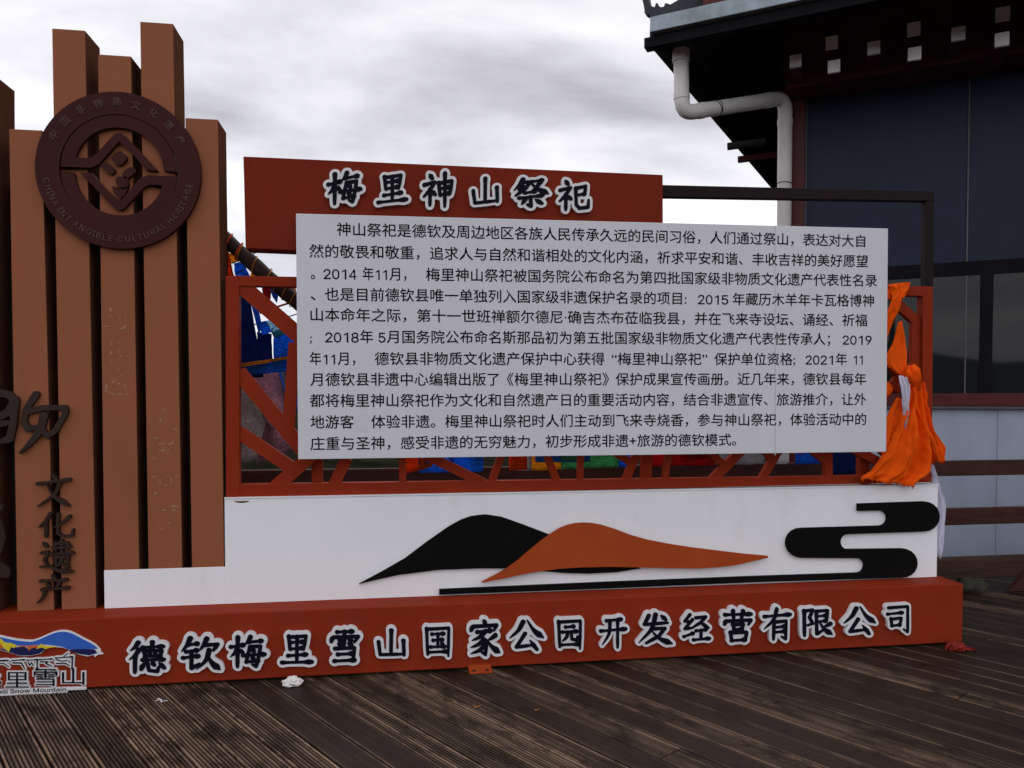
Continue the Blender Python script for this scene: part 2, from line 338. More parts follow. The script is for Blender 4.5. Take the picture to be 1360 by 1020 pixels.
def contour(g, fld, level):
    f = fld-level; n = len(g); nxt = {}
    def cut(i0, j0, i1, j1):
        a, b = f[j0, i0], f[j1, i1]; t = a/(a-b)
        return (float(g[i0]+(g[i1]-g[i0])*t), float(g[j0]+(g[j1]-g[j0])*t))
    T = {1: [(3, 0)], 2: [(0, 1)], 3: [(3, 1)], 4: [(1, 2)], 5: [(3, 2), (1, 0)], 6: [(0, 2)], 7: [(3, 2)], 8: [(2, 3)], 9: [(2, 0)], 10: [(0, 3), (2, 1)], 11: [(2, 1)], 12: [(1, 3)], 13: [(1, 0)], 14: [(0, 3)]}
    s = (f > 0).astype(int); code = s[:-1, :-1]+2*s[:-1, 1:]+4*s[1:, 1:]+8*s[1:, :-1]
    pos = {}
    for j, i in zip(*np.nonzero((code > 0) & (code < 15))):
        j, i = int(j), int(i)
        key = [('h', i, j), ('v', i+1, j), ('h', i, j+1), ('v', i, j)]
        ends = [(i, j, i+1, j), (i+1, j, i+1, j+1), (i, j+1, i+1, j+1), (i, j, i, j+1)]
        for a, b in T[int(code[j, i])]:
            for q in (a, b):
                if key[q] not in pos: pos[key[q]] = cut(*ends[q])
            nxt[key[a]] = key[b]
    loops = []
    while nxt:
        k, v = nxt.popitem(); lp = [k]
        while v != k:
            lp.append(v); v2 = nxt.pop(v, None)
            if v2 is None: break
            v = v2
        if len(lp) > 6: loops.append([pos[q] for q in lp])
    return loops
_cache = {}
def glyph(strokes, key, base, outline):
    if (key, base, outline) not in _cache:
        g, fl = field(strokes, base)
        blk = loops_mesh(contour(g, fl, 0.), .5)
        wht = loops_mesh(contour(g, fl, -outline), .5) if outline else None
        _cache[(key, base, outline)] = (blk, wht)
    return _cache[(key, base, outline)]
def place_glyph(gl, p00, p10, p01, p11, nrm, t0, t1, mb, mi):
    """grid 0..100 (y down) onto the quad p00 (top left) p10 p01 p11; t0..t1 height in front of it along nrm"""
    v, f = gl; P = []
    for x, y, z in v:
        a, b = x/100, y/100
        q = p00*(1-a)*(1-b)+p10*a*(1-b)+p01*(1-a)*b+p11*a*b
        P.append(q+nrm*(t0 if z < 0 else t1))
    mb.add(P, f, mi)
NRM = Vector((0, -1, 0))
def brush_char(ch, bx, Yp, root, parent, base=6.7, outline=9.0, pad=None, label=None, mats=None, th=.022):
    x0, x1, y0, y1 = bx
    slope = lambda x, y: (y-528.5)*1.474e-4*(x-(x0+x1)/2)
    q = [U(x, y+slope(x, y), Yp) for x, y in ((x0, y0), (x1, y0), (x0, y1), (x1, y1))]
    blk, wht = glyph(GL[ch], ch, base, outline); mb = MB()
    bb_ = (wht or blk)[0]; ax_, bx_ = min(v[0] for v in bb_), max(v[0] for v in bb_); ay_, by_ = min(v[1] for v in bb_), max(v[1] for v in bb_)
    fit = lambda g_: ([((v[0]-ax_)/(bx_-ax_)*100, (v[1]-ay_)/(by_-ay_)*100, v[2]) for v in g_[0]], g_[1])
    blk = fit(blk); wht = fit(wht) if wht else None
    if wht: place_glyph(wht, *q, NRM, -.002, th, mb, 1)
    place_glyph(blk, *q, NRM, (th-.001) if wht else -.002, th+.004 if wht else th, mb, 0)
    o = mesh('character', mb.v, mb.f, None, root, parent, mats=mats or [M['char_black'], M['char_white']], fm=mb.mi)
    bm = bmesh.new(); bm.from_mesh(o.data); bmesh.ops.recalc_face_normals(bm, faces=bm.faces); bm.to_mesh(o.data); bm.free()
    return o

# ================================================================== SETTING
# deck of ribbed and smooth boards running away to the left
dd = Vector((-.534, .845, 0)).normalized(); dn = Vector((dd.y, -dd.x, 0))
rng = random.Random(3); mb = MB(); tone = []; rib = []
PITCHW, GAP = .148, .006
def deck_board(o0, l0, l1, smooth, tn):
    e0_, e1_ = rng.choice((.3, .9, 1.6)), rng.choice((.3, .3, .8, 1.5))
    prof = []; wd = PITCHW-GAP; nr = 9; rw = wd/nr
    if smooth:
        prof = [(0, -.03, 0), (.001, -.004, .4), (.003, 0, e0_), (.008, 0, .9*e0_), (.011, 0, .22)]+[(wd*k/8, -.0010*(k % 2), .16+.12*(k % 2)) for k in range(1, 8)]+[(wd-.011, 0, .22), (wd-.008, 0, .9*e1_), (wd-.003, 0, e1_), (wd-.001, -.004, .4), (wd, -.03, 0)]
    else:
        prof = [(0, -.03, 0)]
        for k in range(nr):
            a = k*rw; rv = rng.choice((.35, .5, .65, .75, .85, 1.)) if 0 < k < nr-1 else rng.choice((.8, 1.1, 1.5))
            prof += [(a+rw*.08, -.0008, rv), (a+rw*.60, 0, rv), (a+rw*.70, -.007, 0), (a+rw*.98, -.007, 0)]
        prof.append((wd, -.03, 0))
    dz = rng.uniform(-.0015, .0015); k = len(mb.v); n = len(prof)
    for l in (l0, l1):
        for (a, z, rb) in prof:
            mb.v.append(dn*(o0+a)+dd*l+Vector((0, 0, z+dz))); tone.append(tn); rib.append(rb)
    for i in range(n-1): mb.f.append((k+i, k+i+1, k+n+i+1, k+n+i)); mb.mi.append(0)
    for j in (0, n): mb.f.append(tuple(k+j+i for i in range(n))); mb.mi.append(0)
k0 = -int(9/PITCHW)
for k in range(k0, int(11/PITCHW)):
    l = -10+rng.uniform(0, 5)
    l -= 5.2
    sm = rng.random() < (.15 if k*PITCHW < -.8 else .40 if k*PITCHW < .6 else .66); tn0 = rng.uniform(.3, .5) if sm else rng.uniform(.35, .8)
    while l < 9:
        tn = tn0*rng.uniform(.88, 1.12)
        deck_board(k*PITCHW, l, l+5.2-.005, sm, tn); l += 5.2
me = bpy.data.meshes.new('deck'); me.from_pydata([tuple(v) for v in mb.v], [], mb.f)
at = me.attributes.new('tone', 'FLOAT', 'POINT'); at.data.foreach_set('value', tone)
at = me.attributes.new('rib', 'FLOAT', 'POINT'); at.data.foreach_set('value', rib)
bm = bmesh.new(); bm.from_mesh(me)
for co, no in (((0, 1.75, 0), (0, 1, 0)), ((0, -11, 0), (0, -1, 0)), ((7.5, 0, 0), (1, 0, 0)), ((-7, 0, 0), (-1, 0, 0))):
    bmesh.ops.bisect_plane(bm, geom=bm.verts[:]+bm.edges[:]+bm.faces[:], plane_co=co, plane_no=no, clear_outer=True)
bmesh.ops.recalc_face_normals(bm, faces=bm.faces)
bm.to_mesh(me); bm.free()
dm = bpy.data.materials.new('weathered_decking'); dm.use_nodes = True; t = dm.node_tree; b = t.nodes['Principled BSDF']
tcn = nd(t, 'ShaderNodeTexCoord'); mpn = nd(t, 'ShaderNodeMapping', vector_type='TEXTURE'); mpn.inputs['Rotation'].default_value = (0, 0, math.atan2(dd.y, dd.x))
t.links.new(tcn.outputs['Object'], mpn.inputs[0])
ms_ = nd(t, 'ShaderNodeMapping'); ms_.inputs['Scale'].default_value = (1.2, 26, 1); t.links.new(mpn.outputs[0], ms_.inputs[0])
gr = nd(t, 'ShaderNodeTexNoise'); gr.inputs['Scale'].default_value = 3.2; gr.inputs['Detail'].default_value = 8; gr.inputs['Roughness'].default_value = .65; t.links.new(ms_.outputs[0], gr.inputs['Vector'])
ms2 = nd(t, 'ShaderNodeMapping'); ms2.inputs['Scale'].default_value = (2.4, 5.5, 1); t.links.new(mpn.outputs[0], ms2.inputs[0])
st = nd(t, 'ShaderNodeTexNoise'); st.inputs['Scale'].default_value = 1.5; st.inputs['Detail'].default_value = 6; st.inputs['Roughness'].default_value = .7; t.links.new(ms2.outputs[0], st.inputs['Vector'])
a1 = nd(t, 'ShaderNodeAttribute', attribute_name='tone'); a2 = nd(t, 'ShaderNodeAttribute', attribute_name='rib')
def mth(op, a, b_=None, v=None):
    n = nd(t, 'ShaderNodeMath', operation=op); t.links.new(a, n.inputs[0])
    if b_ is not None: t.links.new(b_, n.inputs[1])
    if v is not None: n.inputs[1].default_value = v
    return n.outputs[0]
stn = nd(t, 'ShaderNodeMapRange'); stn.inputs['From Min'].default_value = .38; stn.inputs['From Max'].default_value = .52; t.links.new(st.outputs['Fac'], stn.inputs['Value'])
grn = nd(t, 'ShaderNodeMapRange'); grn.inputs['From Min'].default_value = .33; grn.inputs['From Max'].default_value = .68; grn.inputs['To Min'].default_value = .66; grn.inputs['To Max'].default_value = 1.08; t.links.new(gr.outputs['Fac'], grn.inputs['Value'])
stn.inputs['To Min'].default_value = .22
wear = mth('MULTIPLY', mth('MULTIPLY', a1.outputs['Fac'], a2.outputs['Fac']), mth('MULTIPLY', stn.outputs[0], grn.outputs[0]))
cr = nd(t, 'ShaderNodeValToRGB'); cr.color_ramp.elements[0].color = (.013, .008, .0055, 1); cr.color_ramp.elements[1].color = (.29, .192, .133, 1)
em_ = cr.color_ramp.elements.new(.35); em_.color = (.076, .049, .034, 1)
t.links.new(wear, cr.inputs[0]); t.links.new(cr.outputs[0], b.inputs['Base Color'])
b.inputs['Roughness'].default_value = .48; b.inputs['Specular IOR Level'].default_value = .14
me.materials.append(dm)
deck = bpy.data.objects.new('deck', me); C.objects.link(deck); tag(deck, 'dark weathered timber deck of ribbed boards in front of the sign', 'deck', kind='structure')
# ground under and beyond the deck, rising to a dark bank behind the railing
gv, gf = [], []
xs = sorted(set([-900, -300, -120, -60]+[i*2.0 for i in range(-20, 21)]+[60, 120, 300, 900])); ys = sorted(set([-900, -300, -120, -40, -14]+[i*.8 for i in range(0, 26)]+[30, 60, 120, 300, 900]))
for y in ys:
    for x in xs:
        z = -.35
        if 2 < y < 60:
            bank = max(0, min(1, (y-2.4)/2.5))*max(0, min(1, (3.2-x)/3.0)); z += bank*(.95+.25*mnoise.noise(Vector((x*.5, y*.5, 0))))
        gv.append((x, y, z))
nx = len(xs)
for j in range(len(ys)-1):
    for i in range(nx-1): gf.append((j*nx+i, j*nx+i+1, (j+1)*nx+i+1, (j+1)*nx+i))
tag(mesh('ground', gv, gf, M['soil'], smooth=True), 'dark soil and grass ground beyond the deck', 'ground', kind='structure')
# far hills round the valley (mirrored in the lower windows)
hv, hf = [], []; ns = 180
for i in range(ns):
    a = 2*math.pi*i/ns; h = 34+40*abs(mnoise.noise(Vector((math.cos(a)*2.2, math.sin(a)*2.2, 3))))+14*mnoise.noise(Vector((math.cos(a)*9, math.sin(a)*9, 1)))+4*mnoise.noise(Vector((math.cos(a)*30, math.sin(a)*30, 5)))
    if math.sin(a) > .2: h *= .45
    for r_, z in ((560, -1), (640, h*.55), (720, h), (860, -1)): hv.append((r_*math.cos(a), r_*math.sin(a), z))
for i in range(ns):
    for k in range(3): j = (i+1) % ns; hf.append((i*4+k, j*4+k, j*4+k+1, i*4+k+1))
tag(mesh('hills', hv, hf, M['hill'], smooth=True), 'far hills round the valley', 'hills', kind='structure')

# ================================================================== THE SIGN
X0 = -5.2
sign = thing('sign', (0, .2, 0), 'long red and white park sign with brown column fins, round emblem and printed text board', 'sign')
# base box
zt = U(527, 805.2, 0).z; xr = U(1279, 815, 0).x
mb = MB(); mb.box((X0, 0, .012), (xr, .42, zt)); base = mb.build('base_box', M['red'], sign, bevel=.006)
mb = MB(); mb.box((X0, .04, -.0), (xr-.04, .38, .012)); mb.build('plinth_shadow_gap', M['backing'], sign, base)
# foot brackets
def bracket(px, py):
    p = U(px, py, 0); mb = MB()
    mb.box((p.x-.063, -.075, .004), (p.x+.063, -.0005, .010)); mb.box((p.x-.063, -.010, .010), (p.x+.063, -.0006, .03))
    for s in (-1, 1): mb.tube([(p.x+s*.036, -.048, .010), (p.x+s*.036, -.048, .016)], .009, 8, 1)
    mb.build('foot_bracket', None, sign, base, mats=[M['motif_orange'], M['steel_bolt']])
bracket(637, 890)
# white pedestal panel (L shaped) with a back
PY = .19
zs = U(527, 793.7, PY).z
ptop = [U(300, 664, PY).z, U(1243, 643, PY).z]; xl1, xl2, xrp = U(298.5, 700, PY).x, U(138.5, 785, PY).x, U(1245, 705, PY).x
zstep = U(220, 755, PY).z; zp0 = zt-.001; ztop = sum(ptop)/2
mb = MB()
mb.prism([(xl1, PY, zp0), (xrp, PY, zp0), (xrp, PY, ztop), (xl1, PY, ztop)], [(xl1, PY+.12, zp0), (xrp, PY+.12, zp0), (xrp, PY+.12, ztop), (xl1, PY+.12, ztop)])
mb.box((xl2, PY, zp0), (xl1, PY+.003, zstep))
panel = mb.build('pedestal_panel', M['white'], sign, bevel=.004)
# a slim bright lip along the top of the panel
mb = MB(); mb.box((xl1, PY-.006, ztop), (xrp+.004, PY+.13, ztop+.006)); mb.build('panel_lip', M['white'], sign, panel)
# hill silhouettes and cloud strip
bh = [(476.5, 775.6), (506, 760), (538, 741.6), (568, 719), (595.6, 699.7), (612, 690.5), (626, 685.6), (644, 683.4), (666, 686.5), (697, 697.5), (732, 711), (775, 730), (820, 746), (851, 755), (820, 760), (781, 762), (748, 761), (715, 758), (675, 755), (635, 755), (582, 757), (529, 763.7), (500, 770)]
oh = [(639.7, 773.4), (655, 765.5), (670.6, 757), (686, 746), (701.4, 732.8), (717, 720), (732, 709), (743, 702), (754, 697.5), (765, 695), (776.4, 694.4), (787, 695), (798.5, 697), (818, 703), (838, 710.7), (862, 717.5), (891, 723), (924, 728), (957, 732), (990, 736), (1020, 738.6), (1020, 741), (1000, 745.5), (979, 750.4), (953, 753.5), (926, 755), (887, 754.5), (847, 753.5), (810, 752.8), (772, 753.5), (742, 755.5), (715, 759), (692, 763.5), (670.6, 768), (655, 771), (641, 774.4)]
o = shape(bh, PY-.018, .017, 'hill_silhouette', M['motif_black'], sign, panel); o['label'] = 'black hill silhouette'
o = shape(oh, PY-.040, .020, 'hill_silhouette', M['motif_orange'], sign, panel); o['label'] = 'orange hill silhouette with a long thin tip'
def arc(cx, cy, rx, ry, a0, a1, n=10): return [(cx+rx*math.cos(R(a0+(a1-a0)*k/n)), cy+ry*math.sin(R(a0+(a1-a0)*k/n))) for k in range(n+1)]
cl = [(583.5, 783), (800, 773.5), (1000, 765.6)]
cl += arc(1139, 751.2, 9.5, 9.8, 90, -90)                 # inner slot, low
cl += arc(1065, 721.2, 20.5, 19.8, 90, 270)               # left lobe
cl += arc(1169, 688.2, 10, 10.2, 90, -90)                 # inner slot, top
cl += [(1140, 678.6), (1140, 669)]
cl += arc(1228, 686, 20.5, 20, -90, 90)                   # top right lobe
cl += arc(1126, 719.5, 9.5, 10, 270, 90)                  # middle slot
cl += arc(1199, 748, 20, 19.4, -90, 90)                   # low right lobe
cl += [(1000, 773.5), (800, 782), (583.5, 790)]
shape(cl, PY-.022, .021, 'cloud_motif', M['motif_black'], sign, panel)
# the firm's name along the base
for ch, bx in (('德', (168.5, 227.2, 843.7, 897.8)), ('钦', (236.7, 299.3, 838.6, 892.6)), ('梅', (300.5, 359.7, 836.8, 890)), ('里', (368.7, 421.5, 836, 885.7)), ('雪', (433.8, 482.7, 828.8, 883.6)),
               ('山', (496.2, 542.9, 829, 873.8)), ('国', (560.2, 601, 825.8, 873.8)), ('家', (618.9, 667.8, 816.5, 873.8)), ('公', (671.4, 725.9, 817.4, 866)), ('园', (734.8, 774.8, 816.5, 864)), ('开', (790.7, 834.9, 813.7, 863.2)),
               ('发', (842.2, 895.9, 807.9, 858.2)), ('经', (900.6, 945.6, 809.3, 854)), ('营', (954, 1001.2, 802.9, 856)), ('有', (1006.8, 1052.3, 801, 853.2)), ('限', (1058.5, 1106.8, 803.2, 848.5)), ('公', (1113.3, 1164, 800.1, 845)), ('司', (1170.3, 1206.9, 798.2, 842))):
    brush_char(ch, bx, 0, sign, base)
# header box with the title
HY = .14
mb = MB(); quad_prism(mb, [(326, 330), (881, 352), (880.5, 232), (323, 207.5)], HY, .13)
header = mb.build('header_box', M['header'], sign, bevel=.005)
for ch, bx in (('梅', (429.5, 486, 224.3, 277.4)), ('里', (496, 546.2, 228.6, 276)), ('神', (556.8, 605.9, 225.2, 281.7)), ('山', (621.6, 666, 232.4, 276)), ('祭', (676.7, 732.6, 233, 281)), ('祀', (736.4, 785.7, 235.8, 285))):
    brush_char(ch, bx, HY, sign, header)
# information board (its right end stands a little further off the frame)
BL, BR = .095, .015
corner = [U(393, 283.5, BL), U(1179.5, 303.5, BR), U(396, 610, BL), U(1177, 600, BR)]
nb = (corner[1]-corner[0]).cross(corner[2]-corner[0]).normalized()
if nb.y > 0: nb = -nb
mb = MB(); q = [corner[2], corner[3], corner[1], corner[0]]; mb.prism(q, [p-nb*.022 for p in q])
board = mb.build('info_board', M['board'], sign, bevel=.002)
bo, bu = corner[0], None
def UB(x, y):                       # point of the board under a pixel of the photograph
    d = ray(x, y); return CAM+d*((bo-CAM).dot(nb)/d.dot(nb))
TX = []
DIG = {'4': [[(.36, 0), (.36, .165), (.02, .165), (.02, .235), (.345, .7), (.43, .7), (.43, .235), (.53, .235), (.53, .165), (.43, .165), (.43, 0)], [(.36, .235), (.11, .235), (.36, .585)]],
       '1': [[(.25, 0), (.25, .60), (.08, .50), (.08, .575), (.27, .70), (.335, .70), (.335, 0)]]}
def run(body, x0, x1, yb0, yb1):
    parts = re.findall(r'[0-9]|[^0-9]+', body)
    if len(parts) > 1:              # figures and characters are set in two faces
        adv = [len(p)*(.60 if p[0].isdigit() else 1.0) for p in parts]; tot = sum(adv)-.12; c = -.06
        for p, a in zip(parts, adv):
            lb, rb_ = (.14, .17) if p == '1' else (.03, .02) if p == '4' else (.05, .05) if p.isdigit() else (.06, .06+(.5 if p[-1] in '，；' else 0))
            e0 = c+lb; e1 = c+a-rb_; c += a
            k0, k1 = max(0, e0/tot), min(1, e1/tot)
            run(p, x0+(x1-x0)*k0, x0+(x1-x0)*k1, yb0+(yb1-yb0)*k0, yb0+(yb1-yb0)*k1)
        return
    v, f = loops_mesh(DIG[body], 0.) if body in DIG else text_mesh(body, res=2); dig = body[0].isdigit(); vx = [p[0] for p in v]; a, b = min(vx), max(vx)
    P, Q = UB(x0, yb0), UB(x1, yb1); ex = (Q-P)/(b-a); ez = nb.cross(ex).normalized()
    if ez.z < 0: ez = -ez
    hscale = H_TXT; base_ = .068
    if dig: hscale *= .68/max(p[1] for p in v)
    ink = .010                         # ink spread: the same outline laid again a hair to the side
    for k, (ox, oz) in enumerate(((0, 0), (ink, 0), (0, ink), (-ink, 0), (0, -ink))):
        TX.append(([P+ex*(p[0]-a)+ez*((p[1]+(base_ if not dig else .03)+oz)*hscale)+ex.normalized()*(ox*H_TXT)+nb*(.0006+.0001*k) for p in v], f))
H_TXT = (UB(780, 322)-UB(780, 305.6)).length/.89
def lin(x, xa, ya, xb, yb): return ya+(yb-ya)*(x-xa)/(xb-xa)
LINES = [
 (411, 312.0, 1150, 328.0, [("神山祭祀是德钦及周边地区各族人民传承久远的民间习俗，人们通过祭山，表达对大自", 447.5, 1149)]),
 (411, 341.8, 1152, 354.8, [("然的敬畏和敬重，追求人与自然和谐相处的文化内涵，祈求平安和谐、丰收吉祥的美好愿望", 411, 1152.5)]),
 (411, 371.0, 1164, 380.4, [("。", 413, 418.5), ("2014", 430, 473.5), ("年11月，", 482, 548), ("梅里神山祭祀被国务院公布命名为第四批国家级非物质文化遗产代表性名录", 566, 1164.5)]),
 (411, 399.0, 1160, 407.2, [("、", 412.5, 419), ("也是目前德钦县唯一单独列入国家级非遗保护名录的项目:", 431.5, 911.5), ("2015", 927, 967), ("年藏历木羊年卡瓦格博神", 973, 1160.5)]),
 (411, 426.2, 1151, 433.2, [("山本命年之际，第十一世班禅额尔德尼·确吉杰布莅临我县，并在飞来寺设坛、诵经、祈福", 412.6, 1151.5)]),
 (411, 455.2, 1157, 458.4, [(";", 412, 414.5), ("2018年", 432.2, 495.5), ("5月国务院公布命名斯那品初为第五批国家级非物质文化遗产代表性传承人；", 503, 1111.5), ("2019", 1119.2, 1157.5)]),
 (411, 484.6, 1148, 484.8, [("年11月，", 411.7, 480.4), ("德钦县非物质文化遗产保护中心获得", 498, 802.6), ("“梅里神山祭祀”", 812.6, 939.2), ("保护单位资格;", 948.8, 1055.9), ("2021年", 1070, 1124.6), ("11", 1133, 1147)]),
 (411, 512.4, 1150, 511.0, [("月德钦县非遗中心编辑出版了", 412.6, 662.8), ("《梅里神山祭祀》", 673.4, 808.6), ("保护成果宣传画册。近几年来，德钦县每年", 817.7, 1150.2)]),
 (411, 540.4, 1150, 538.0, [("都将梅里神山祭祀作为文化和自然遗产日的重要活动内容，结合非遗宣传、旅游推介，让外", 411.7, 1150.2)]),
 (411, 569.0, 1150, 564.4, [("地游客", 412.6, 469.9), ("体验非遗。梅里神山祭祀时人们主动到飞来寺烧香，参与神山祭祀，体验活动中的", 493.1, 1150.2)]),
 (411, 597.7, 977, 591.8, [("庄重与圣神，感受非遗的无穷魅力，初步形成非遗+旅游的德钦模式。", 412.6, 977.5)]),
]
for xa, ya, xb, yb, segs in LINES:
    for body, x0, x1 in segs: run(body, x0, x1, lin(x0, xa, ya, xb, yb), lin(x1, xa, ya, xb, yb))
mb = MB()
for v, f in TX: mb.add(v, f)
mesh('printed_text', mb.v, mb.f, M['ink'], sign, board)
# paler repair patch on the board and its vertical sheet seam
mb = MB(); q = [UB(472, 573), UB(489, 573), UB(489, 551), UB(472, 551)]; mb.add([p+nb*.0006 for p in q], [(0, 1, 2, 3)])
mb.build('correction_patch', mat('patch_vinyl', (.63, .62, .65), .5, var=.02), sign, board)
mb = MB(); q = [UB(1029, 604.5), UB(1030.2, 604.5), UB(1030.2, 299.5), UB(1029, 299.5)]; mb.add([p+nb*.0004 for p in q], [(0, 1, 2, 3)])
mb.build('sheet_seam', mat('seam_grey', (.50, .50, .53), .5), sign, board)  # seam strip, slightly darker than the sheet
mb = MB(); q = [(310, 665.6), (331, 665.2), (330, 666.6), (322, 668.2), (314, 667.4)]; mb.add([U(x, y, PY-.0005) for x, y in q], [(0, 1, 2, 3, 4)]); mb.build('rust_chip', mat('rust', (.10, .055, .04), .8), sign, panel)
# lattice frame
LY = .205
mb = MB()
quad_prism(mb, [(300.5, 661.5), (1237.5, 640.5), (1238, 630.5), (301, 643.5)], LY, .06)
quad_prism(mb, [(301, 379.6), (1239, 393.5), (1239, 380.5), (300.5, 366)], LY-.002, .06)
quad_prism(mb, [(300, 661), (318, 661), (317.5, 367), (299.5, 367)], LY-.004, .06)
quad_prism(mb, [(1224.5, 640), (1237.8, 640), (1239.5, 381), (1226, 381)], LY-.004, .06)
frame = mb.build('lattice_frame', M['red'], sign, bevel=.003)
lat = [((318, 377), (402, 450), 21), ((316, 494), (404, 600), 19), ((391, 455), (382, 580), 15), ((316, 574), (392, 625), 17), ((362, 650), (412, 606), 18), ((440, 650), (461, 608), 15),
       ((534, 606), (535, 646), 9.5), ((565, 604), (645, 643), 13), ((666, 606), (652, 644), 10), ((726, 602), (741, 642), 10), ((772, 600), (771, 642), 8.5), ((847, 602), (830, 642), 11), ((818, 602), (843, 617), 10),
       ((890, 598), (883, 640), 9), ((990, 594), (945, 640), 13), ((940, 598), (963, 618), 10), ((1037, 596), (1012, 638), 10.5), ((1018, 600), (1028, 613), 9), ((1101, 596), (1101, 638), 12), ((1078, 597), (1099, 614), 10), ((1130, 594), (1190, 624), 13),
       ((1192, 402), (1230, 437), 14), ((1217, 425), (1216, 530), 13), ((1230, 462), (1190, 520), 11), ((1172, 468), (1208, 512), 14), ((1172, 530), (1206, 488), 12), ((1172, 560), (1204, 572), 12), ((1172, 598), (1200, 618), 12),
       ((400, 450), (560, 600), 14), ((560, 400), (480, 600), 14), ((560, 390), (760, 600), 14), ((900, 400), (760, 600), 14), ((900, 400), (1060, 600), 14), ((1180, 420), (1060, 600), 14)]
mb = MB()
for i, (p, q_, wd) in enumerate(lat):
    yy = LY+.006+i*.0007; a, b_ = U(*p, yy), U(*q_, yy); wm = wd/F*4.3
    d = (b_-a).normalized(); s_ = Vector((-d.z, 0, d.x))*wm/2
    fr = [a-s_, b_-s_, b_+s_, a+s_]; mb.prism(fr, [v+Vector((0, .035, 0)) for v in fr])
mb.build('lattice', M['red'], sign, frame)
# upper bar and end post
mb = MB()
quad_prism(mb, [(860, 261), (1241, 267), (1241, 254), (860, 245)], .24, .05)
quad_prism(mb, [(1229, 384), (1239.5, 384), (1240.6, 267), (1230, 267)], .241, .048)
mb.build('upper_bar', M['dark_steel'], sign, bevel=.003)
for px in (420, 860, 1150):
    mb = MB(); p = U(px, 450, .275); mb.box((p.x-.03, .27, ztop), (p.x+.03, .32, U(px, 300 if px < 1000 else 335, .275).z)); mb.build('rear_post', M['red'], sign)
# columns
CD = .205
cols = [(-46, -6, 98, 812, -46, -3), (12, 55.5, 171, 813, 23, 72), (69, 113, 37.5, 812, 82, 128), (130, 174, 72, 757, 138.5, 185), (186, 230, 28.5, 755.5, 197.3, 242.3), (246, 289.5, 156.5, 753, 255, 298)]
columns = []
for (xa, xb, yt, yb, xa2, xb2) in cols:
    mb = MB(); ya = PY+.004
    f = [U(xa2, yb, ya), U(xb2, yb, ya), U(xb, yt+(xb-xa)*.055, ya), U(xa, yt, ya)]
    f[0].z = f[1].z = zt
    f[2].z = f[3].z
    bk = [v+Vector((0, CD, 0)) for v in f]; mb.prism(f, bk)
    mb.mi = [0, 0, 1, 1, 1, 1]  # all but front and back take the painted shade tone
    columns.append(mb.build('column', None, sign, mats=[M['brown'], M['brown_shaded']], bevel=.003))
mb = MB(); mb.box((U(-30, 600, .34).x, .347, zt), (U(292, 600, .34).x, .37, U(200, 250, .35).z)); gap_blocker = mb.build('gap_light_blocker', M['backing'], sign)  # unseen panel, added to keep light out of the column gaps
# round emblem
EY = PY-.030
ec = U(158, 226.3, EY); er = (U(268, 226, EY).x-U(48, 226, EY).x)/2
def ring(r0, r1, a0, a1, n):
    o_ = [(r1*math.cos(R(a0+(a1-a0)*k/n)), r1*math.sin(R(a0+(a1-a0)*k/n))) for k in range(n+1)]
    i_ = [(r0*math.cos(R(a0+(a1-a0)*k/n)), r0*math.sin(R(a0+(a1-a0)*k/n))) for k in range(n+1)]
    return o_+i_[::-1]
def E(p, y): return Vector((ec.x+p[0]*er, y, ec.z+p[1]*er))
def flat(mb, loops, y0, y1, mi=0):
    v, f = loops_mesh(loops, .5); mb.add([E((a, b), y1 if c > 0 else y0) for a, b, c in v], f, mi)
circ = lambda r, n=96: [(r*math.cos(2*math.pi*k/n), r*math.sin(2*math.pi*k/n)) for k in range(n)]
mb = MB()
flat(mb, [circ(1.0), circ(.715)], EY+.03, EY)
emb = mb.build('emblem', M['emblem'], sign)
half = [(.70*math.cos(R(a)), .70*math.sin(R(a))) for a in range(0, 181, 4)]
hin = [(.54*math.cos(R(a)), .54*math.sin(R(a))) for a in range(180-14, -1, -4)]
up = half+[(-.70, .012), (-.345, .012), (-.25, .06), (0, .365), (.15, .23), (.33, .012), (.47, .012), (.09, .425), (.04, .465), (0, .475), (-.05, .455), (-.30, .165), (-.37, .135)]+[(-.525, .135)]+hin
# hin already starts near the left bar and returns along the inner edge to the right end
mb = MB()
flat(mb, [[(x, y+.01) for x, y in up]], EY+.03, EY+.004)
flat(mb, [[(-x, -y-.03) for x, y in up]], EY+.03, EY+.004)
for cx_, cy_, a, b_, rot in ((0, .16, .085, .075, 0), (-.135, .03, .085, .05, -42), (.11, -.02, .085, .05, 40), (.03, -.14, .075, .07, 8)):
    q = []
    for k in range(24):
        g = 2*math.pi*k/24; c_, s_ = math.cos(g), math.sin(g); x = a*math.copysign(abs(c_)**.6, c_); y = b_*math.copysign(abs(s_)**.6, s_)
        r_ = R(rot+45 if rot == 0 else rot); q.append((cx_+x*math.cos(r_)-y*math.sin(r_), cy_+x*math.sin(r_)+y*math.cos(r_)))
    flat(mb, [q], EY+.03, EY+.006)
flat(mb, [[(-.10, -.20), (-.03, -.21), (0, -.26), (.05, -.25), (.10, -.20), (.06, -.30), (0, -.36), (-.06, -.30)]], EY+.03, EY+.0075)
mb.build('inner_motif', M['emblem'], sign, emb)
mb = MB()
def ring_char(ch, ang, r, size, flip, wscale=1.):
    v, f = text_mesh(ch, res=3, align='CENTER', depth=.5)
    th = R(ang); P = []
    for x, y, z in v:
        yy = (y-(.36 if not flip else .36))*size; xx = x*size*wscale
        if not flip: px_, py_ = xx*math.sin(th)+(r+yy)*math.cos(th), -xx*math.cos(th)+(r+yy)*math.sin(th)
        else: px_, py_ = -xx*math.sin(th)+(r-yy)*math.cos(th), xx*math.cos(th)+(r-yy)*math.sin(th)
        P.append(E((px_, py_), EY-.004 if z > 0 else EY+.001))
    mb.add(P, f)
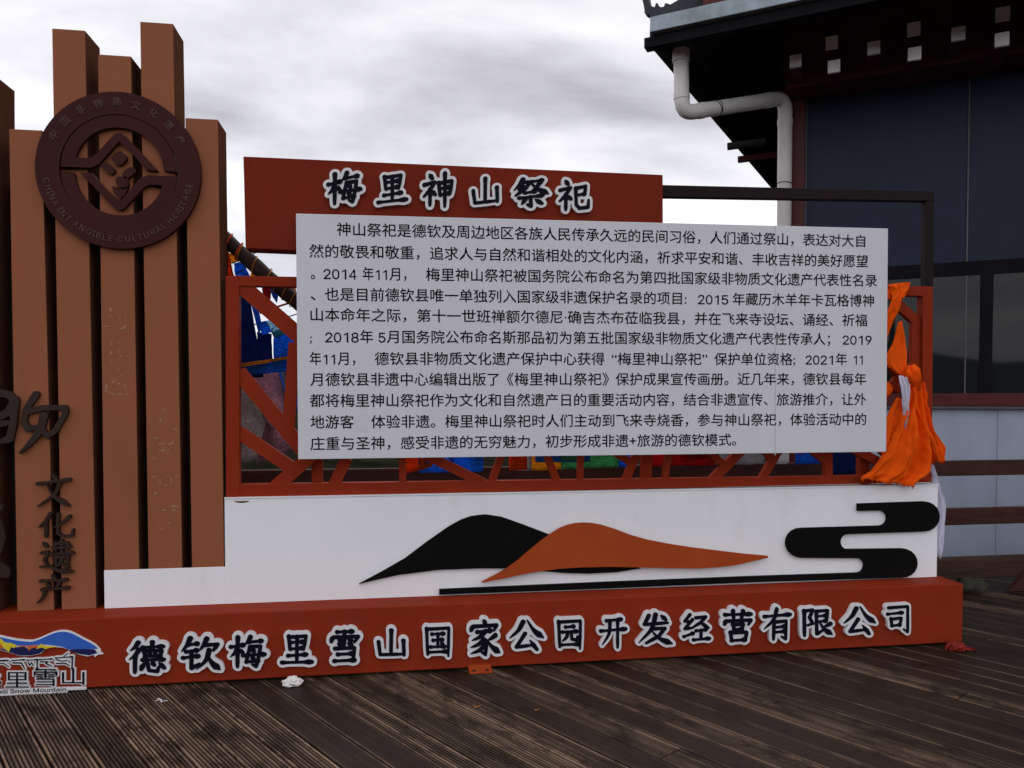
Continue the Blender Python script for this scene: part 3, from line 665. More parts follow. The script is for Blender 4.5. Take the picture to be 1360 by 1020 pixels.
for k, ch in enumerate("中国非物质文化遗产"): ring_char(ch, 152-k*(152-29)/8, .865, .118, False)
txt = "CHINA INT ANGIBLE CULTURAL HERITAGE"
wmap = {'I': .42, ' ': .42, 'M': 1.25, 'N': 1.08, 'G': 1.1, 'C': 1.08, 'L': .85, 'E': .92, 'R': .98, 'U': 1.06, 'H': 1.06, 'T': .92, 'B': .98, 'A': 1.0}
ws = [wmap.get(c, 1) for c in txt]; tot = sum(ws); ang = 188.
for c, w_ in zip(txt, ws):
    ang += (352-188)*w_/tot/2
    if c != ' ': ring_char(c, ang, .862, .145, True)
    ang += (352-188)*w_/tot/2
mb.build('ring_lettering', M['emblem_text'], sign, emb)
# big bronze brush characters on the columns
def traced(strokes, base, key, Yp, name='character', ox=0, oy=500, sc=3.183, th=.02, m='calli'):
    xs_ = [p[0] for s in strokes for p in s[1]]; ys_ = [p[1] for s in strokes for p in s[1]]
    lo, hi = min(xs_+ys_)-30, max(xs_+ys_)+30
    g, fl = field([(k, pts, wk) for k, pts, wk in strokes], base, 170, lo, hi)
    v, f = loops_mesh(contour(g, fl, 0), .5); mb = MB()
    P = []
    for x, y, z in v:
        p = U(ox+x/sc, oy+y/sc, Yp); P.append(p+NRM*(th if z > 0 else -.001))
    mb.add(P, f); return mb.build(name, M[m], sign)
traced([('z', [(-45, 90), (10, 70), (48, 78), (66, 105), (42, 150), (-20, 182)], 1.1), ('z', [(70, 100), (64, 190), (48, 262), (16, 272)], 1.1), ('z', [(-45, 225), (5, 200), (40, 195)], .9), ('z', [(-20, 60), (-30, 170), (-40, 290)], 1.)], 17, 'niu', PY)
traced([('z', [(158, 76), (118, 135), (106, 190), (124, 222), (160, 212)], 1.1), ('z', [(112, 150), (190, 131), (282, 131), (284, 152), (240, 228), (206, 252), (180, 215), (186, 165)], .95), ('p', [(192, 165), (172, 230), (132, 282), (90, 322)], 1.15)], 14, 'wu', PY)
traced([('d', [(-20, 540), (8, 550)], 1.), ('z', [(-40, 600), (2, 615), (16, 680), (0, 735), (-40, 745)], 1.15), ('n', [(-40, 770), (5, 800), (42, 842)], 1.1)], 16, 'zhi', PY)
for ch, bx in (('文', (49, 96, 629, 673)), ('化', (52, 100, 679, 714)), ('遗', (53.5, 100.5, 715, 761)), ('产', (50, 94.5, 762, 802))):
    brush_char(ch, bx, PY+.001, sign, sign, base=5.2, outline=0, mats=[M['calli']], th=.02)
# traces of glue where smaller lettering was taken off
rm = bpy.data.materials.new('glue_trace'); rm.use_nodes = True; t = rm.node_tree; b = t.nodes['Principled BSDF']; b.inputs['Base Color'].default_value = (.50, .27, .18, 1); b.inputs['Roughness'].default_value = .6
nn = nd(t, 'ShaderNodeTexNoise'); nn.inputs['Scale'].default_value = 38; nn.inputs['Detail'].default_value = 5; tcn = nd(t, 'ShaderNodeTexCoord'); t.links.new(tcn.outputs['Object'], nn.inputs['Vector'])
mr = nd(t, 'ShaderNodeMapRange'); mr.inputs['From Min'].default_value = .50; mr.inputs['From Max'].default_value = .64; mr.inputs['To Max'].default_value = .6; t.links.new(nn.outputs['Fac'], mr.inputs['Value'])
t.links.new(mr.outputs[0], b.inputs['Alpha'])
for col, xc, items in ((columns[3], 153, (('的', 421), ('非', 466), ('遗', 508))), (columns[4], 217, (('人', 556), ('民', 596), ('共', 641), ('享', 686)))):
    mb = MB()
    for ch, yc in items:
        v, f = text_mesh(ch, res=3, align='CENTER'); p = U(xc+(yc-500)*.018, yc, PY+.004); s_ = .155
        mb.add([Vector((p.x+x*s_, PY+.0025, p.z+(y-.37)*s_)) for x, y, z in v], f)
    mesh('glue_trace', mb.v, mb.f, rm, sign, col)
# park logo at the left of the base
mb = MB()
def zl(x, y): return (x/9.067, 820+y/9.067)
def lay(pts, t0, t1, mi):
    f_ = [U(*zl(*p), 0)+NRM*t1 for p in pts]; n = len(f_)
    v, ff = loops_mesh([[(p[0]/100, -p[1]/100) for p in pts]], .5)
    mb.add([U(*zl(x*100, -y*100), 0)+NRM*(t1 if z > 0 else t0) for x, y, z in v], ff, mi)
ridge = catmull([(-500, 330), (-300, 250), (-120, 190), (0, 208), (200, 250), (380, 266), (480, 240), (640, 172), (750, 148), (860, 162), (1000, 232), (1130, 300), (1190, 350), (1220, 385)], 6)
ridge = [(p.x, p.y) for p in ridge]
low = [(1215, 400), (1250, 435), (1190, 440), (1150, 470), (1140, 445), (1060, 462), (950, 436), (870, 395), (760, 355), (640, 350), (560, 375), (500, 430), (380, 455), (250, 455), (120, 415), (0, 380), (-200, 400), (-500, 420)]
lay(ridge+low, -.001, .010, 0)
blue = [(x, y+18) for x, y in ridge[:-6]]+[(1150, 372), (1000, 372), (900, 372), (830, 378), (760, 345), (660, 330), (560, 320), (400, 330), (220, 330), (0, 300), (-500, 380)]
lay(blue, .0095, .0115, 1)
lay([(840, 382), (900, 374), (1000, 372), (1150, 376), (1180, 420), (1085, 448), (950, 428), (880, 400)], .0095, .0122, 2)
lay([(-500, 400), (-200, 330), (20, 350), (120, 400), (150, 350), (240, 350), (300, 340), (360, 375), (420, 350), (480, 340), (560, 365), (640, 345), (560, 375), (490, 425), (380, 448), (250, 448), (120, 408), (0, 370)], .0095, .0126, 2)
lay([(0, 245), (30, 250), (70, 290), (150, 300), (225, 330), (180, 360), (150, 345), (120, 410), (80, 370), (40, 330), (0, 320), (-120, 380), (-200, 300)], .0095, .0132, 3)
lay([(0, 270), (40, 330), (60, 370), (0, 360), (-60, 340)], .0095, .0138, 4)
lay([(230, 345), (260, 325), (330, 335), (450, 320), (480, 345), (400, 360), (360, 390), (350, 350), (290, 340)], .0095, .0136, 4)
lay([(450, 372), (470, 335), (510, 308), (560, 335), (660, 337), (700, 345), (600, 358), (560, 372), (520, 350)], .0095, .0134, 3)
# Tibetan line: white backing and dark strokes
tib = [('h', [(-300, 520), (110, 510)], 1), ('z', [(-300, 545), (60, 545), (105, 575), (120, 590)], .8), ('d', [(128, 515), (138, 528)], .8), ('h', [(160, 510), (310, 500)], 1), ('z', [(170, 538), (270, 540), (310, 610)], 1), ('h', [(335, 508), (470, 498)], 1), ('z', [(350, 530), (370, 570), (390, 535), (420, 575)], .8), ('s', [(460, 505), (458, 610)], 1),
       ('h', [(490, 500), (640, 490)], 1), ('z', [(500, 525), (590, 525), (560, 545), (640, 580)], .9), ('d', [(652, 500), (662, 512)], .8), ('h', [(680, 480), (890, 465)], 1), ('z', [(690, 500), (760, 520), (830, 505)], .8), ('z', [(690, 545), (800, 545), (850, 575)], .9), ('z', [(780, 460), (830, 420)], .8), ('s', [(882, 470), (878, 600)], 1.1)]
g, fl = field(tib, 9, 330, -330, 930)
for lev, t0, t1, mi in ((-15, -.001, .010, 0), (0, .009, .012, 5)):
    v, ff = loops_mesh([[(x/100, -y/100) for x, y in lp] for lp in contour(g, fl, lev)], .5)
    mb.add([U(*zl(x*100, -y*100), 0)+NRM*(t1 if z > 0 else t0) for x, y, z in v], ff, mi)
for ch, bx in (('梅', (-280, 5, 650, 830)), ('里', (85, 350, 645, 810)), ('雪', (425, 695, 615, 800)), ('山', (765, 1020, 620, 790))):
    for off, t0, t1, mi in ((.05, -.001, .010, 0), (.0, .009, .012, 5)):
        v, ff = text_mesh(ch, offset=off, depth=.5, res=3); x0, x1, y0, y1 = bx
        if mi == 0: vx = [p[0] for p in v]; vy = [p[1] for p in v]; ra, rb, rc, rd = min(vx), max(vx), min(vy), max(vy)
        mb.add([U(*zl(x0-25+(x-ra)/(rb-ra)*(x1-x0+50), y1+22-(y-rc)/(rd-rc)*(y1-y0+44)-(x0+x1)*.012+20), 0)+NRM*(t1 if z > 0 else t0) for x, y, z in v], ff, mi)
lay([(-260, 868), (800, 832), (1045, 826), (1045, 862), (820, 870), (820, 905), (-260, 945)], -.001, .0095, 0)
v, ff = text_mesh("Meili Snow Mountain", res=3, depth=.5, offset=.0); vx = [p[0] for p in v]
mb.add([U(*zl(-92+(x-min(vx))/(max(vx)-min(vx))*897, 912-(y)*92-(x-min(vx))/(max(vx)-min(vx))*33), 0)+NRM*(.0118 if z > 0 else .009) for x, y, z in v], ff, 5)
lay([(825, 843), (1030, 838), (1030, 846), (825, 852)], .009, .0115, 0)
logo = mb.build('park_logo', None, sign, base, mats=[M['char_white'], M['blue_logo'], M['navy_logo'], M['yellow_logo'], M['orange_logo'], M['char_black']])

# ================================================================== BEHIND THE SIGN
def cloth(rows, ncol, ripple, folds, name, m, root, parent=None, seed=0, sub=6, ragged=0., thick=.0025):
    """rows: list of (left px, right px, Y) from top to bottom; a folded sheet hung between them"""
    rg = random.Random(seed); Lp = [U(*a, y) for a, b, y in rows]; Rp = [U(*b, y) for a, b, y in rows]
    Lc, Rc = catmull(Lp, sub), catmull(Rp, sub); nr = len(Lc); ph = rg.uniform(0, 6); v, f = [], []
    for i, (a, b) in enumerate(zip(Lc, Rc)):
        t_ = i/(nr-1)
        for j in range(ncol+1):
            s = j/ncol; p = a.lerp(b, s)
            fold = math.sin(s*folds*2*math.pi+ph+.7*math.sin(t_*3+ph))*.6+math.sin(s*folds*3.7+ph*2+t_*2)*.4
            p = p+Vector((0, ripple*fold*min(1, (b-a).length*5+.25), 0))
            p = p+Vector((0, ripple*.45*math.sin(s*folds*9+ph*3+4*mnoise.noise(Vector((s*3, t_*2.5, seed)))), 0))
            p += Vector((mnoise.noise(p*7+Vector((seed, 0, 0))), mnoise.noise(p*6+Vector((0, seed, 4))), mnoise.noise(p*7+Vector((3, 0, seed)))))*ripple*.5+Vector((mnoise.noise(p*22+Vector((seed, 2, 0))), mnoise.noise(p*19+Vector((0, seed, 9))), mnoise.noise(p*22+Vector((8, 0, seed)))))*ripple*.28
            if i == nr-1 and ragged: p.z -= ragged*rg.random()*(1 if j % 2 else .35)
            v.append(p)
    for i in range(nr-1):
        for j in range(ncol): k = i*(ncol+1)+j; f.append((k, k+1, k+ncol+2, k+ncol+1))
    o = mesh(name, v, f, m, root, parent, smooth=True)
    md = o.modifiers.new('thickness', 'SOLIDIFY'); md.thickness = thick; md.offset = 0
    return o
def flag(px, Y, m, root, name='flag', label=None, ripple=.012, folds=1.2, seed=0):
    (tl, tr, br, bl) = px
    mid = lambda a, b, k: (a[0]+(b[0]-a[0])*k, a[1]+(b[1]-a[1])*k)
    rows = [(mid(tl, bl, k), mid(tr, br, k), Y+.02*math.sin(k*3+seed)) for k in (0, .33, .66, 1)]
    o = cloth(rows, 12, ripple, folds, name, M[m], root, seed=seed, sub=4, thick=.0012)
    if label: o['label'] = label
    return o
def strings(root, pts, Y, r=.004, m='cord'):
    mb = MB(); mb.tube([U(*p, Y) for p in pts], r, 6); return mb.build('cord', M[m], root)
# blue string seen through the left end of the lattice
fs = thing('prayer_flag_string', U(350, 440, .62), 'blue prayer flags with one pale blue, behind the left end of the lattice', 'prayer flags', 'prayer flag strings behind the sign')
flag([(312, 376), (328, 378), (349, 500), (308, 505)], .60, 'f_navy', fs, seed=1, label='dark navy flag')
flag([(327, 377), (337, 383), (348, 432), (344, 446)], .63, 'f_blue', fs, seed=2, ripple=.006)
flag([(340, 392), (345, 396), (350, 412), (344, 416)], .66, 'f_white', fs, seed=3, ripple=.005)
flag([(342, 429), (355, 426), (361, 441), (348, 445)], .585, 'f_blue', fs, seed=4, ripple=.006)
flag([(353, 427), (374, 420), (390, 433), (361, 441)], .57, 'f_sky', fs, seed=5, ripple=.006, label='pale sky blue flag')
flag([(363, 449), (396, 439), (402, 475), (364, 483)], .61, 'f_blue', fs, seed=6, ripple=.008)
flag([(341, 441), (361, 443), (363, 486), (344, 490)], .655, 'f_navy', fs, seed=7)
flag([(360, 441), (389, 433), (396, 440), (364, 449)], .60, 'f_teal', fs, seed=8, ripple=.006)
flag([(304, 487), (402, 474), (404, 490), (300, 503)], .575, 'f_blue', fs, seed=9, ripple=.006)
flag([(318, 483), (392, 472), (392, 475), (318, 488)], .565, 'f_yellow', fs, seed=10, ripple=.004, label='yellow hem')
strings(fs, [(296, 436), (345, 430), (372, 424), (404, 414)], .63, .0035, 'pole')
# faded pink string below it
fs = thing('prayer_flag_string', U(350, 560, .72), 'string of faded pinkish grey printed prayer flags low behind the left lattice', 'prayer flags', 'prayer flag strings behind the sign')
flag([(332, 500), (370, 490), (386, 556), (356, 575)], .70, 'f_pink', fs, seed=11, label='pink flag with a printed border')
flag([(300, 506), (346, 520), (376, 600), (296, 622)], .74, 'f_faded', fs, seed=12)
flag([(352, 560), (376, 568), (396, 596), (340, 616)], .715, 'f_pink', fs, seed=13)
flag([(366, 484), (396, 476), (396, 545), (382, 545)], .735, 'f_blue', fs, seed=14)
flag([(372, 486), (390, 482), (388, 520), (380, 524)], .70, 'f_grey', fs, seed=15)
strings(fs, [(296, 508), (350, 496), (404, 480)], .725, .0035, 'pole')
# coloured flags along the bottom of the lattice
fs = thing('prayer_flag_string', U(700, 600, .80), 'long string of many coloured prayer flags just under the text board', 'prayer flags', 'prayer flag strings behind the sign')
for k, (px, m) in enumerate((
    ([(537, 570), (572, 570), (574, 620), (538, 630)], 'f_orange'), ([(556, 570), (600, 570), (602, 627), (556, 629)], 'f_blue'), ([(597, 570), (642, 570), (642, 626), (597, 628)], 'f_blue'),
    ([(626, 572), (641, 570), (641, 617), (629, 617)], 'f_yellow'), ([(677, 570), (706, 570), (706, 625), (677, 625)], 'f_grey'), ([(702, 570), (745, 570), (746, 624), (703, 625)], 'f_yellow'),
    ([(710, 570), (784, 566), (784, 613), (711, 614)], 'f_blue'), ([(744, 570), (822, 566), (822, 621), (745, 623)], 'f_green'), ([(820, 566), (846, 566), (846, 620), (822, 621)], 'f_blue'),
    ([(852, 566), (948, 562), (949, 618), (853, 620)], 'f_red'), ([(900, 562), (945, 560), (945, 607), (902, 608)], 'f_green'), ([(955, 562), (1016, 560), (1016, 616), (956, 618)], 'f_grey'),
    ([(1020, 560), (1046, 560), (1046, 616), (1020, 617)], 'f_white'), ([(1058, 560), (1094, 560), (1098, 615), (1056, 617)], 'f_blue'), ([(1102, 560), (1152, 560), (1150, 629), (1104, 630)], 'f_navy'))):
    flag(px, .80+.012*(k % 4), m, fs, seed=20+k, ripple=.007)
flag([(676, 606), (700, 606), (700, 624), (676, 625)], .79, 'f_orange', fs, seed=50, ripple=.004)
strings(fs, [(500, 572), (680, 569), (860, 564), (1040, 559), (1180, 556)], .81, .005, 'pole')
# blue flag hanging between the two left-hand columns
fs = thing('prayer_flag_string', U(4, 380, .62), 'dark blue prayer flags with red cord between the far left columns', 'prayer flags', 'prayer flag strings behind the sign')
flag([(-22, 326), (16, 326), (16, 366), (-22, 364)], .44, 'f_navy', fs, seed=31)
flag([(-22, 362), (12, 366), (13, 450), (-22, 446)], .46, 'f_blue', fs, seed=32)
strings(fs, [(-40, 364), (0, 363), (20, 360)], .43, .005)
# leaning pole wound with cords, small flags on it
pole = thing('flag_pole', U(400, 405, .9), 'dark leaning flag pole wound with orange cord, beside the header box', 'pole')
a, b_ = U(286, 306, .42), U(420, 424, .42); mb = MB(); n = 10
mb.tube([a.lerp(b_, k/n) for k in range(n+1)], [.042+.003*math.sin(k*2.1) for k in range(n+1)], 12); mb.build('shaft', M['pole'], pole, smooth=True)
ax = (b_-a).normalized(); sx_ = ax.orthogonal().normalized(); sy_ = ax.cross(sx_)
for nm, m, c0, c1, turns, r_, wob in (('winding', 'cord', .10, .26, 1.6, .0055, 0), ('winding', 'gold', .20, .62, 3.0, .003, 0), ('winding', 'gold', .5, .9, 5, .0025, 0)):
    mb = MB(); pts = []
    for k in range(60):
        q = k/59; g = q*turns*2*math.pi; pts.append(a.lerp(b_, c0+(c1-c0)*q)+(sx_*math.cos(g)+sy_*math.sin(g))*.047)
    mb.tube(pts, r_, 6); mb.build(nm, M[m], pole)
fs = thing('prayer_flag_string', U(315, 350, .5), 'small orange, yellow and blue prayer flags under the leaning pole', 'prayer flags', 'prayer flag strings behind the sign')
flag([(296, 318), (303, 330), (312, 367), (296, 367)], .47, 'f_orange', fs, seed=41)
flag([(302, 335), (314, 336), (318, 346), (304, 350)], .49, 'f_yellow', fs, seed=42)
flag([(311, 349), (324, 347), (332, 368), (312, 368)], .50, 'f_blue', fs, seed=43)
flag([(332, 363), (352, 362), (352, 370), (330, 370)], .50, 'f_yellow', fs, seed=44)
flag([(346, 376), (362, 376), (358, 400), (350, 396)], .48, 'f_red', fs, seed=45)
flag([(358, 378), (372, 378), (368, 402), (362, 394)], .50, 'f_blue', fs, seed=46)
flag([(372, 382), (392, 378), (394, 392), (380, 396)], .47, 'f_yellow', fs, seed=47)
for pts_, r_, m_ in (([U(345, 416, .47), U(360, 410, .47), U(392, 400, .47), U(404, 396, .47)], .006, 'cord'), ([U(308, 350, .48), U(330, 340, .48), U(352, 330, .48)], .003, 'pole'), ([U(312, 364, .48), U(330, 354, .48)], .003, 'pole')):
    mb = MB(); mb.tube(pts_, r_, 6); mb.build('cord', M[m_], fs)
# railing
RY = 1.12
rail = thing('railing', (0, RY, 0), 'weathered dark red timber railing in front of the grey wall', 'railing')
def rz(y, x=1310): return U(x, y, RY).z
for (y0, y1, th, m) in ((611.5, 631.5, .05, 'wood_rail'), (674.5, 696.5, .05, 'wood_rail'), (742, 768, .12, 'wood_beam')):
    mb = MB(); n = 24
    for k in range(n):
        xa, xb = -4.5+k*.5, -4.5+(k+1)*.5
    za, zb = rz(y1), rz(y0)
    mb.box((-4.5, RY, za), (7.4, RY+th, zb)); mb.build('rail' if m == 'wood_rail' else 'bottom_beam', M[m], rail, bevel=.008)
for px in (1395, 900, 560, 250):
    p = U(px, 700, RY+.055); mb = MB(); mb.box((p.x-.06, RY+.052, .01), (p.x+.06, RY+.15, rz(600))); mb.build('post', M['wood_rail'], rail, bevel=.008)
p = U(1362, 780, RY-.02); mb = MB(); mb.prism([(p.x-.16, RY-.05, .006), (p.x+.3, RY-.05, .006), (p.x+.3, RY-.05, .2), (p.x, RY-.05, .16)], [(p.x-.16, RY-.002, .006), (p.x+.3, RY-.002, .006), (p.x+.3, RY-.002, .2), (p.x, RY-.002, .16)]); mb.build('post_foot', M['wood_rail'], rail)
def stone(loc, s, label, seed):
    bm = bmesh.new(); bmesh.ops.create_icosphere(bm, subdivisions=3, radius=1)
    for v in bm.verts:
        d = v.co.normalized(); v.co = d*(1+.28*mnoise.noise(d*1.7+Vector((seed, 0, 0)))+.07*mnoise.noise(d*6)); v.co = Vector((v.co.x*s[0], v.co.y*s[1], v.co.z*s[2]+s[2]*.75))
    me = bpy.data.meshes.new('stone'); bm.to_mesh(me); bm.free(); me.materials.append(M['stone'])
    for p_ in me.polygons: p_.use_smooth = True
    o = bpy.data.objects.new('stone', me); C.objects.link(o); o.location = loc; tag(o, label, 'stone')
p = U(1296, 786, RY-.05); stone((p.x, RY+.0, .0), (.12, .08, .07), 'dark mossy stone under the railing beside the end of the red base', 2)

# ================================================================== BUILDING
VPX = -1600.
fdir = (_R*(VPX-680)/F+Vector((_F.x, _F.y, 0)).normalized()); fdir.z = 0; fdir.normalize(); fdir = -fdir           # to the right, coming nearer
if fdir.x < 0: fdir = -fdir
fn = Vector((fdir.y, -fdir.x, 0))                                                                                   # towards the viewer
if fn.y > 0: fn = -fn
d0 = 7.6; P0 = CAM+ray(1066, 528.5)*d0; P0.z = 0
def FP(x, y, off=0.):
    d = ray(x, y); o_ = P0+fn*off; return CAM+d*((o_-CAM).dot(fn)/d.dot(fn))
bld = thing('building', (P0.x, P0.y, 0), 'dark maroon building with tall tinted windows, deep eaves and white rafter ends', 'building')
def fbox(xa, xb, ya, yb, off, depth, name, m, parent=None, bevel=0, mb=None, level=True):
    """block on the facade between two pixel columns; heights taken at its left end"""
    a, b_ = FP(xa, (ya+yb)/2, off), FP(xb, (ya+yb)/2, off); z0, z1 = FP(xa, yb, off).z, FP(xa, ya, off).z
    f_ = [Vector((a.x, a.y, z0)), Vector((b_.x, b_.y, z0)), Vector((b_.x, b_.y, z1)), Vector((a.x, a.y, z1))]
    own = mb is None; mb = mb or MB(); mb.prism(f_, [v-fn*depth for v in f_])
    return mb.build(name, m, bld, parent, bevel=bevel) if own else None
def zat(y, x): return FP(x, y).z
def fz(sa, sb, z0, z1, off, depth, name, m, parent=None, bevel=0):
    """block on the facade by distance along it (from the corner) and by height"""
    o_ = P0+fn*off; f_ = [o_+fdir*sa+Vector((0, 0, z0)), o_+fdir*sb+Vector((0, 0, z0)), o_+fdir*sb+Vector((0, 0, z1)), o_+fdir*sa+Vector((0, 0, z1))]
    mb = MB(); mb.prism(f_, [v-fn*depth for v in f_]); return mb.build(name, m, bld, parent, bevel=bevel)
def fs_(x, y=528, off=0): return (FP(x, y, off)-P0).dot(fdir)
SR = 5.2                                           # facade length to the right of the corner post
zsill0, zsill1 = zat(541, 1300), zat(522.5, 1300); zwt = zat(92, 1180); ztr0, ztr1 = zat(368, 1240), zat(350, 1240)
wall = fz(fs_(1066), SR, -.35, zsill0-.012, 0, .2, 'wall', M['wall'])
fz(fs_(1325), fs_(1325)+.004, .0, zsill0-.02, .0025, .002, 'panel_joint', M['joint'], wall)
fz(fs_(1050), SR, zsill0-.012, zsill0+.012, .05, .05, 'sill_flashing', M['alu'])
fz(fs_(1050), SR, zsill0+.012, zsill1, .06, .14, 'sill', M['maroon_sill'], bevel=.004)
# corner post
post = fz(fs_(1034), fs_(1066), -.35, zwt+1.0, .07, .16, 'corner_post', M['maroon_sill'], bevel=.006)
# windows
def pane(xa, sb, z0, z1, name, m, mull):
    s0 = fs_(xa) if xa is not None else mull; fz(s0, sb, z0, z1, -.02, .02, name, m)
fz(fs_(1066), fs_(1281.3), ztr1, zwt+.1, -.02, .02, 'window', M['glass_up'])
fz(fs_(1281.5), fs_(1500), ztr1, zwt+.1, -.02, .02, 'window', M['glass_up'])
fz(fs_(1066), fs_(1281.2), zsill1, ztr0, -.015, .02, 'window', M['glass_low'])
fz(fs_(1281.4), fs_(1300), zsill1, ztr0, -.015, .02, 'window', M['glass_low'])
fz(fs_(1317), fs_(1500), zsill1, ztr0, -.015, .02, 'window', M['glass_low'])
fz(fs_(1500), SR, zsill1, zwt+.1, -.02, .02, 'window', M['glass_up'])
fz(fs_(1066), SR, ztr0, ztr1, .0, .04, 'transom', M['frame_dark'])
fz(fs_(1300), fs_(1317), zsill1, ztr0, .0, .05, 'mullion', M['frame_dark'])
fz(fs_(1280.3), fs_(1282.3), zsill1, zwt, -.004, .012, 'glazing_bead', M['alu'])
fz(fs_(1066)-.0, fs_(1068.5), zsill1, zwt, -.004, .012, 'glazing_bead', M['alu'])
fz(fs_(1500), fs_(1512), zsill1, zwt, .0, .05, 'mullion', M['frame_dark'])
# the body of the house behind the glass
mb = MB(); q = [P0+fdir*(fs_(1050))-fn*.22, P0+fdir*SR-fn*.22, P0+fdir*SR-fn*6.4, P0+fdir*(fs_(1050))-fn*6.4]
mb.prism([Vector((p.x, p.y, -.35)) for p in q], [Vector((p.x, p.y, zwt+1.1)) for p in q]); mb.build('inner_wall', M['frame_dark'], bld)
# stacked lintel beams above the windows
lz = [zwt, zwt+.10, zwt+.26, zwt+.42, zwt+.60, zwt+1.15]
fz(fs_(1040), SR, zwt-.02, zwt+.5, .03, .2, 'lintel', M['maroon_sill'], bevel=.004)
yk = (97, 79, 61, 43, 22)
for k in range(4):
    ok_ = .36+.07*k; za, zb = FP(1180, yk[k], ok_).z, (FP(1180, yk[k+1], ok_).z if k < 3 else zwt+.95)
    fz(fs_(1040, 528, ok_), SR, za, max(zb, za+.08)+.02, ok_, ok_+.1, 'lintel', M['maroon_sill'] if k == 0 else M['maroon'], bevel=.006)
for x, y in ((1056.6, 80.6), (1160.5, 63), (1273, 44.3), (1104.6, 55.9), (1213.7, 37.9), (1332, 18), (1107.6, 87.8), (1214.8, 71), (1331, 52), (1394, 24)):
    off = .74; wd = 7.4+.9*(x-1056)/280
    c_ = FP(x, y, off); hw = wd*(c_-CAM).dot(_F)/F
    f_ = [c_+fdir*sx*hw+Vector((0, 0, sz*hw*1.08)) for sx, sz in ((-1, -1), (1, -1), (1, 1), (-1, 1))]
    mb = MB(); mb.prism(f_, [v-fn*.03 for v in f_]); mb.prism([v-fn*.031 for v in f_], [v-fn*.5 for v in f_], 1)
    mb.build('rafter_end', None, bld, mats=[M['rafter_white'], M['maroon']])
# eaves: soffits in front and at the left side, gutter, fascia, hip roof
CR = CAM+ray(868, 49)*6.75; ze = CR.z
def on_z(x, y, z): d = ray(x, y); return CAM+d*((z-CAM.z)/d.z)
G1 = on_z(1085, 3.5, ze); gd = (G1-CR); gd.z = 0; gd.normalize()
L1 = on_z(1030, 246, ze); ld = (L1-CR); ld.z = 0; ld.normalize()
GE = CR+gd*9.; LE = CR+ld*7.
zi = zwt+1.15
PT = P0+fdir*(fs_(1036))+fn*.05; PT.z = zi; PE = P0+fdir*SR+fn*.05; PE.z = zi
SB = PT-fn*6.5
mb = MB(); mb.add([CR, GE, PE, PT], [(0, 1, 2, 3)]); mb.add([CR, PT, SB, LE], [(0, 1, 2, 3)])
sof = mb.build('soffit', M['soffit'], bld)
bb = MB(); dn_ = Vector((0, 0, -.012))
for k in range(1, 6):                                          # boards under the eaves run along them
    q = k/6; bb.bar(CR.lerp(PT, q)+dn_, LE.lerp(SB, q)+dn_, .05, .02); bb.bar(CR.lerp(PT, q)+dn_, GE.lerp(PE, q)+dn_, .05, .02)
bb.build('soffit_batten', M['soffit'], bld, sof)
mb = MB(); mb.bar(CR+Vector((0, 0, .0)), LE, .07, .14); mb.build('side_fascia', M['soffit'], bld)
mb = MB(); mb.bar(CR-gd*.07+Vector((0, 0, -.06)), GE+Vector((0, 0, -.06)), .10, .085); mb.build('fascia', M['frame_dark'], bld)
gh = U(0, 0, 0) and (CAM+ray(868, 29.5)*6.75).z-ze
gt = gd.cross(Vector((0, 0, 1))).normalized()
if gt.dot(fn) < 0: gt = -gt
mb = MB(); A, B = CR+gt*.10-gd*.005, GE+gt*.10
mb.prism([A, B, B+Vector((0, 0, gh)), A+Vector((0, 0, gh))], [A-gt*.13, B-gt*.13, B-gt*.13+Vector((0, 0, gh)), A-gt*.13+Vector((0, 0, gh))])
mb.build('gutter', M['zinc'], bld, bevel=.006)
RT = PT+Vector((0, 0, 1.6))-fn*2+fdir*2.; RE = PE+Vector((0, 0, 1.6))-fn*2
up_ = Vector((0, 0, gh-.03))
mb = MB(); mb.add([CR+up_, GE+up_, RE, RT], [(0, 1, 2, 3)]); mb.add([CR+up_, RT, RT-fn*4, LE+up_], [(0, 1, 2, 3)]); mb.build('roof', M['roof'], bld)
# red painted board with a gilt edge standing on the roof edge
A = CR+gd*.42+Vector((0, 0, gh))-gt*.05; B = A+gd*2.2
mb = MB(); mb.prism([A, B, B+Vector((0, 0, .5)), A+Vector((0, 0, .5))], [p_-gt*.06 for p_ in (A, B, B+Vector((0, 0, .5)), A+Vector((0, 0, .5)))])
rb = mb.build('roof_board', M['maroon_sill'], bld)
A2 = A+gd*.36+gt*.004; mb = MB(); mb.prism([A2+Vector((0, 0, .03)), A2+gd*1.7+Vector((0, 0, .03)), A2+gd*1.7+Vector((0, 0, .09)), A2+Vector((0, 0, .09))], [p_-gt*.003 for p_ in (A2+Vector((0, 0, .03)), A2+gd*1.7+Vector((0, 0, .03)), A2+gd*1.7+Vector((0, 0, .09)), A2+Vector((0, 0, .09)))]); mb.build('gilt_trim', M['gold'], bld, rb)
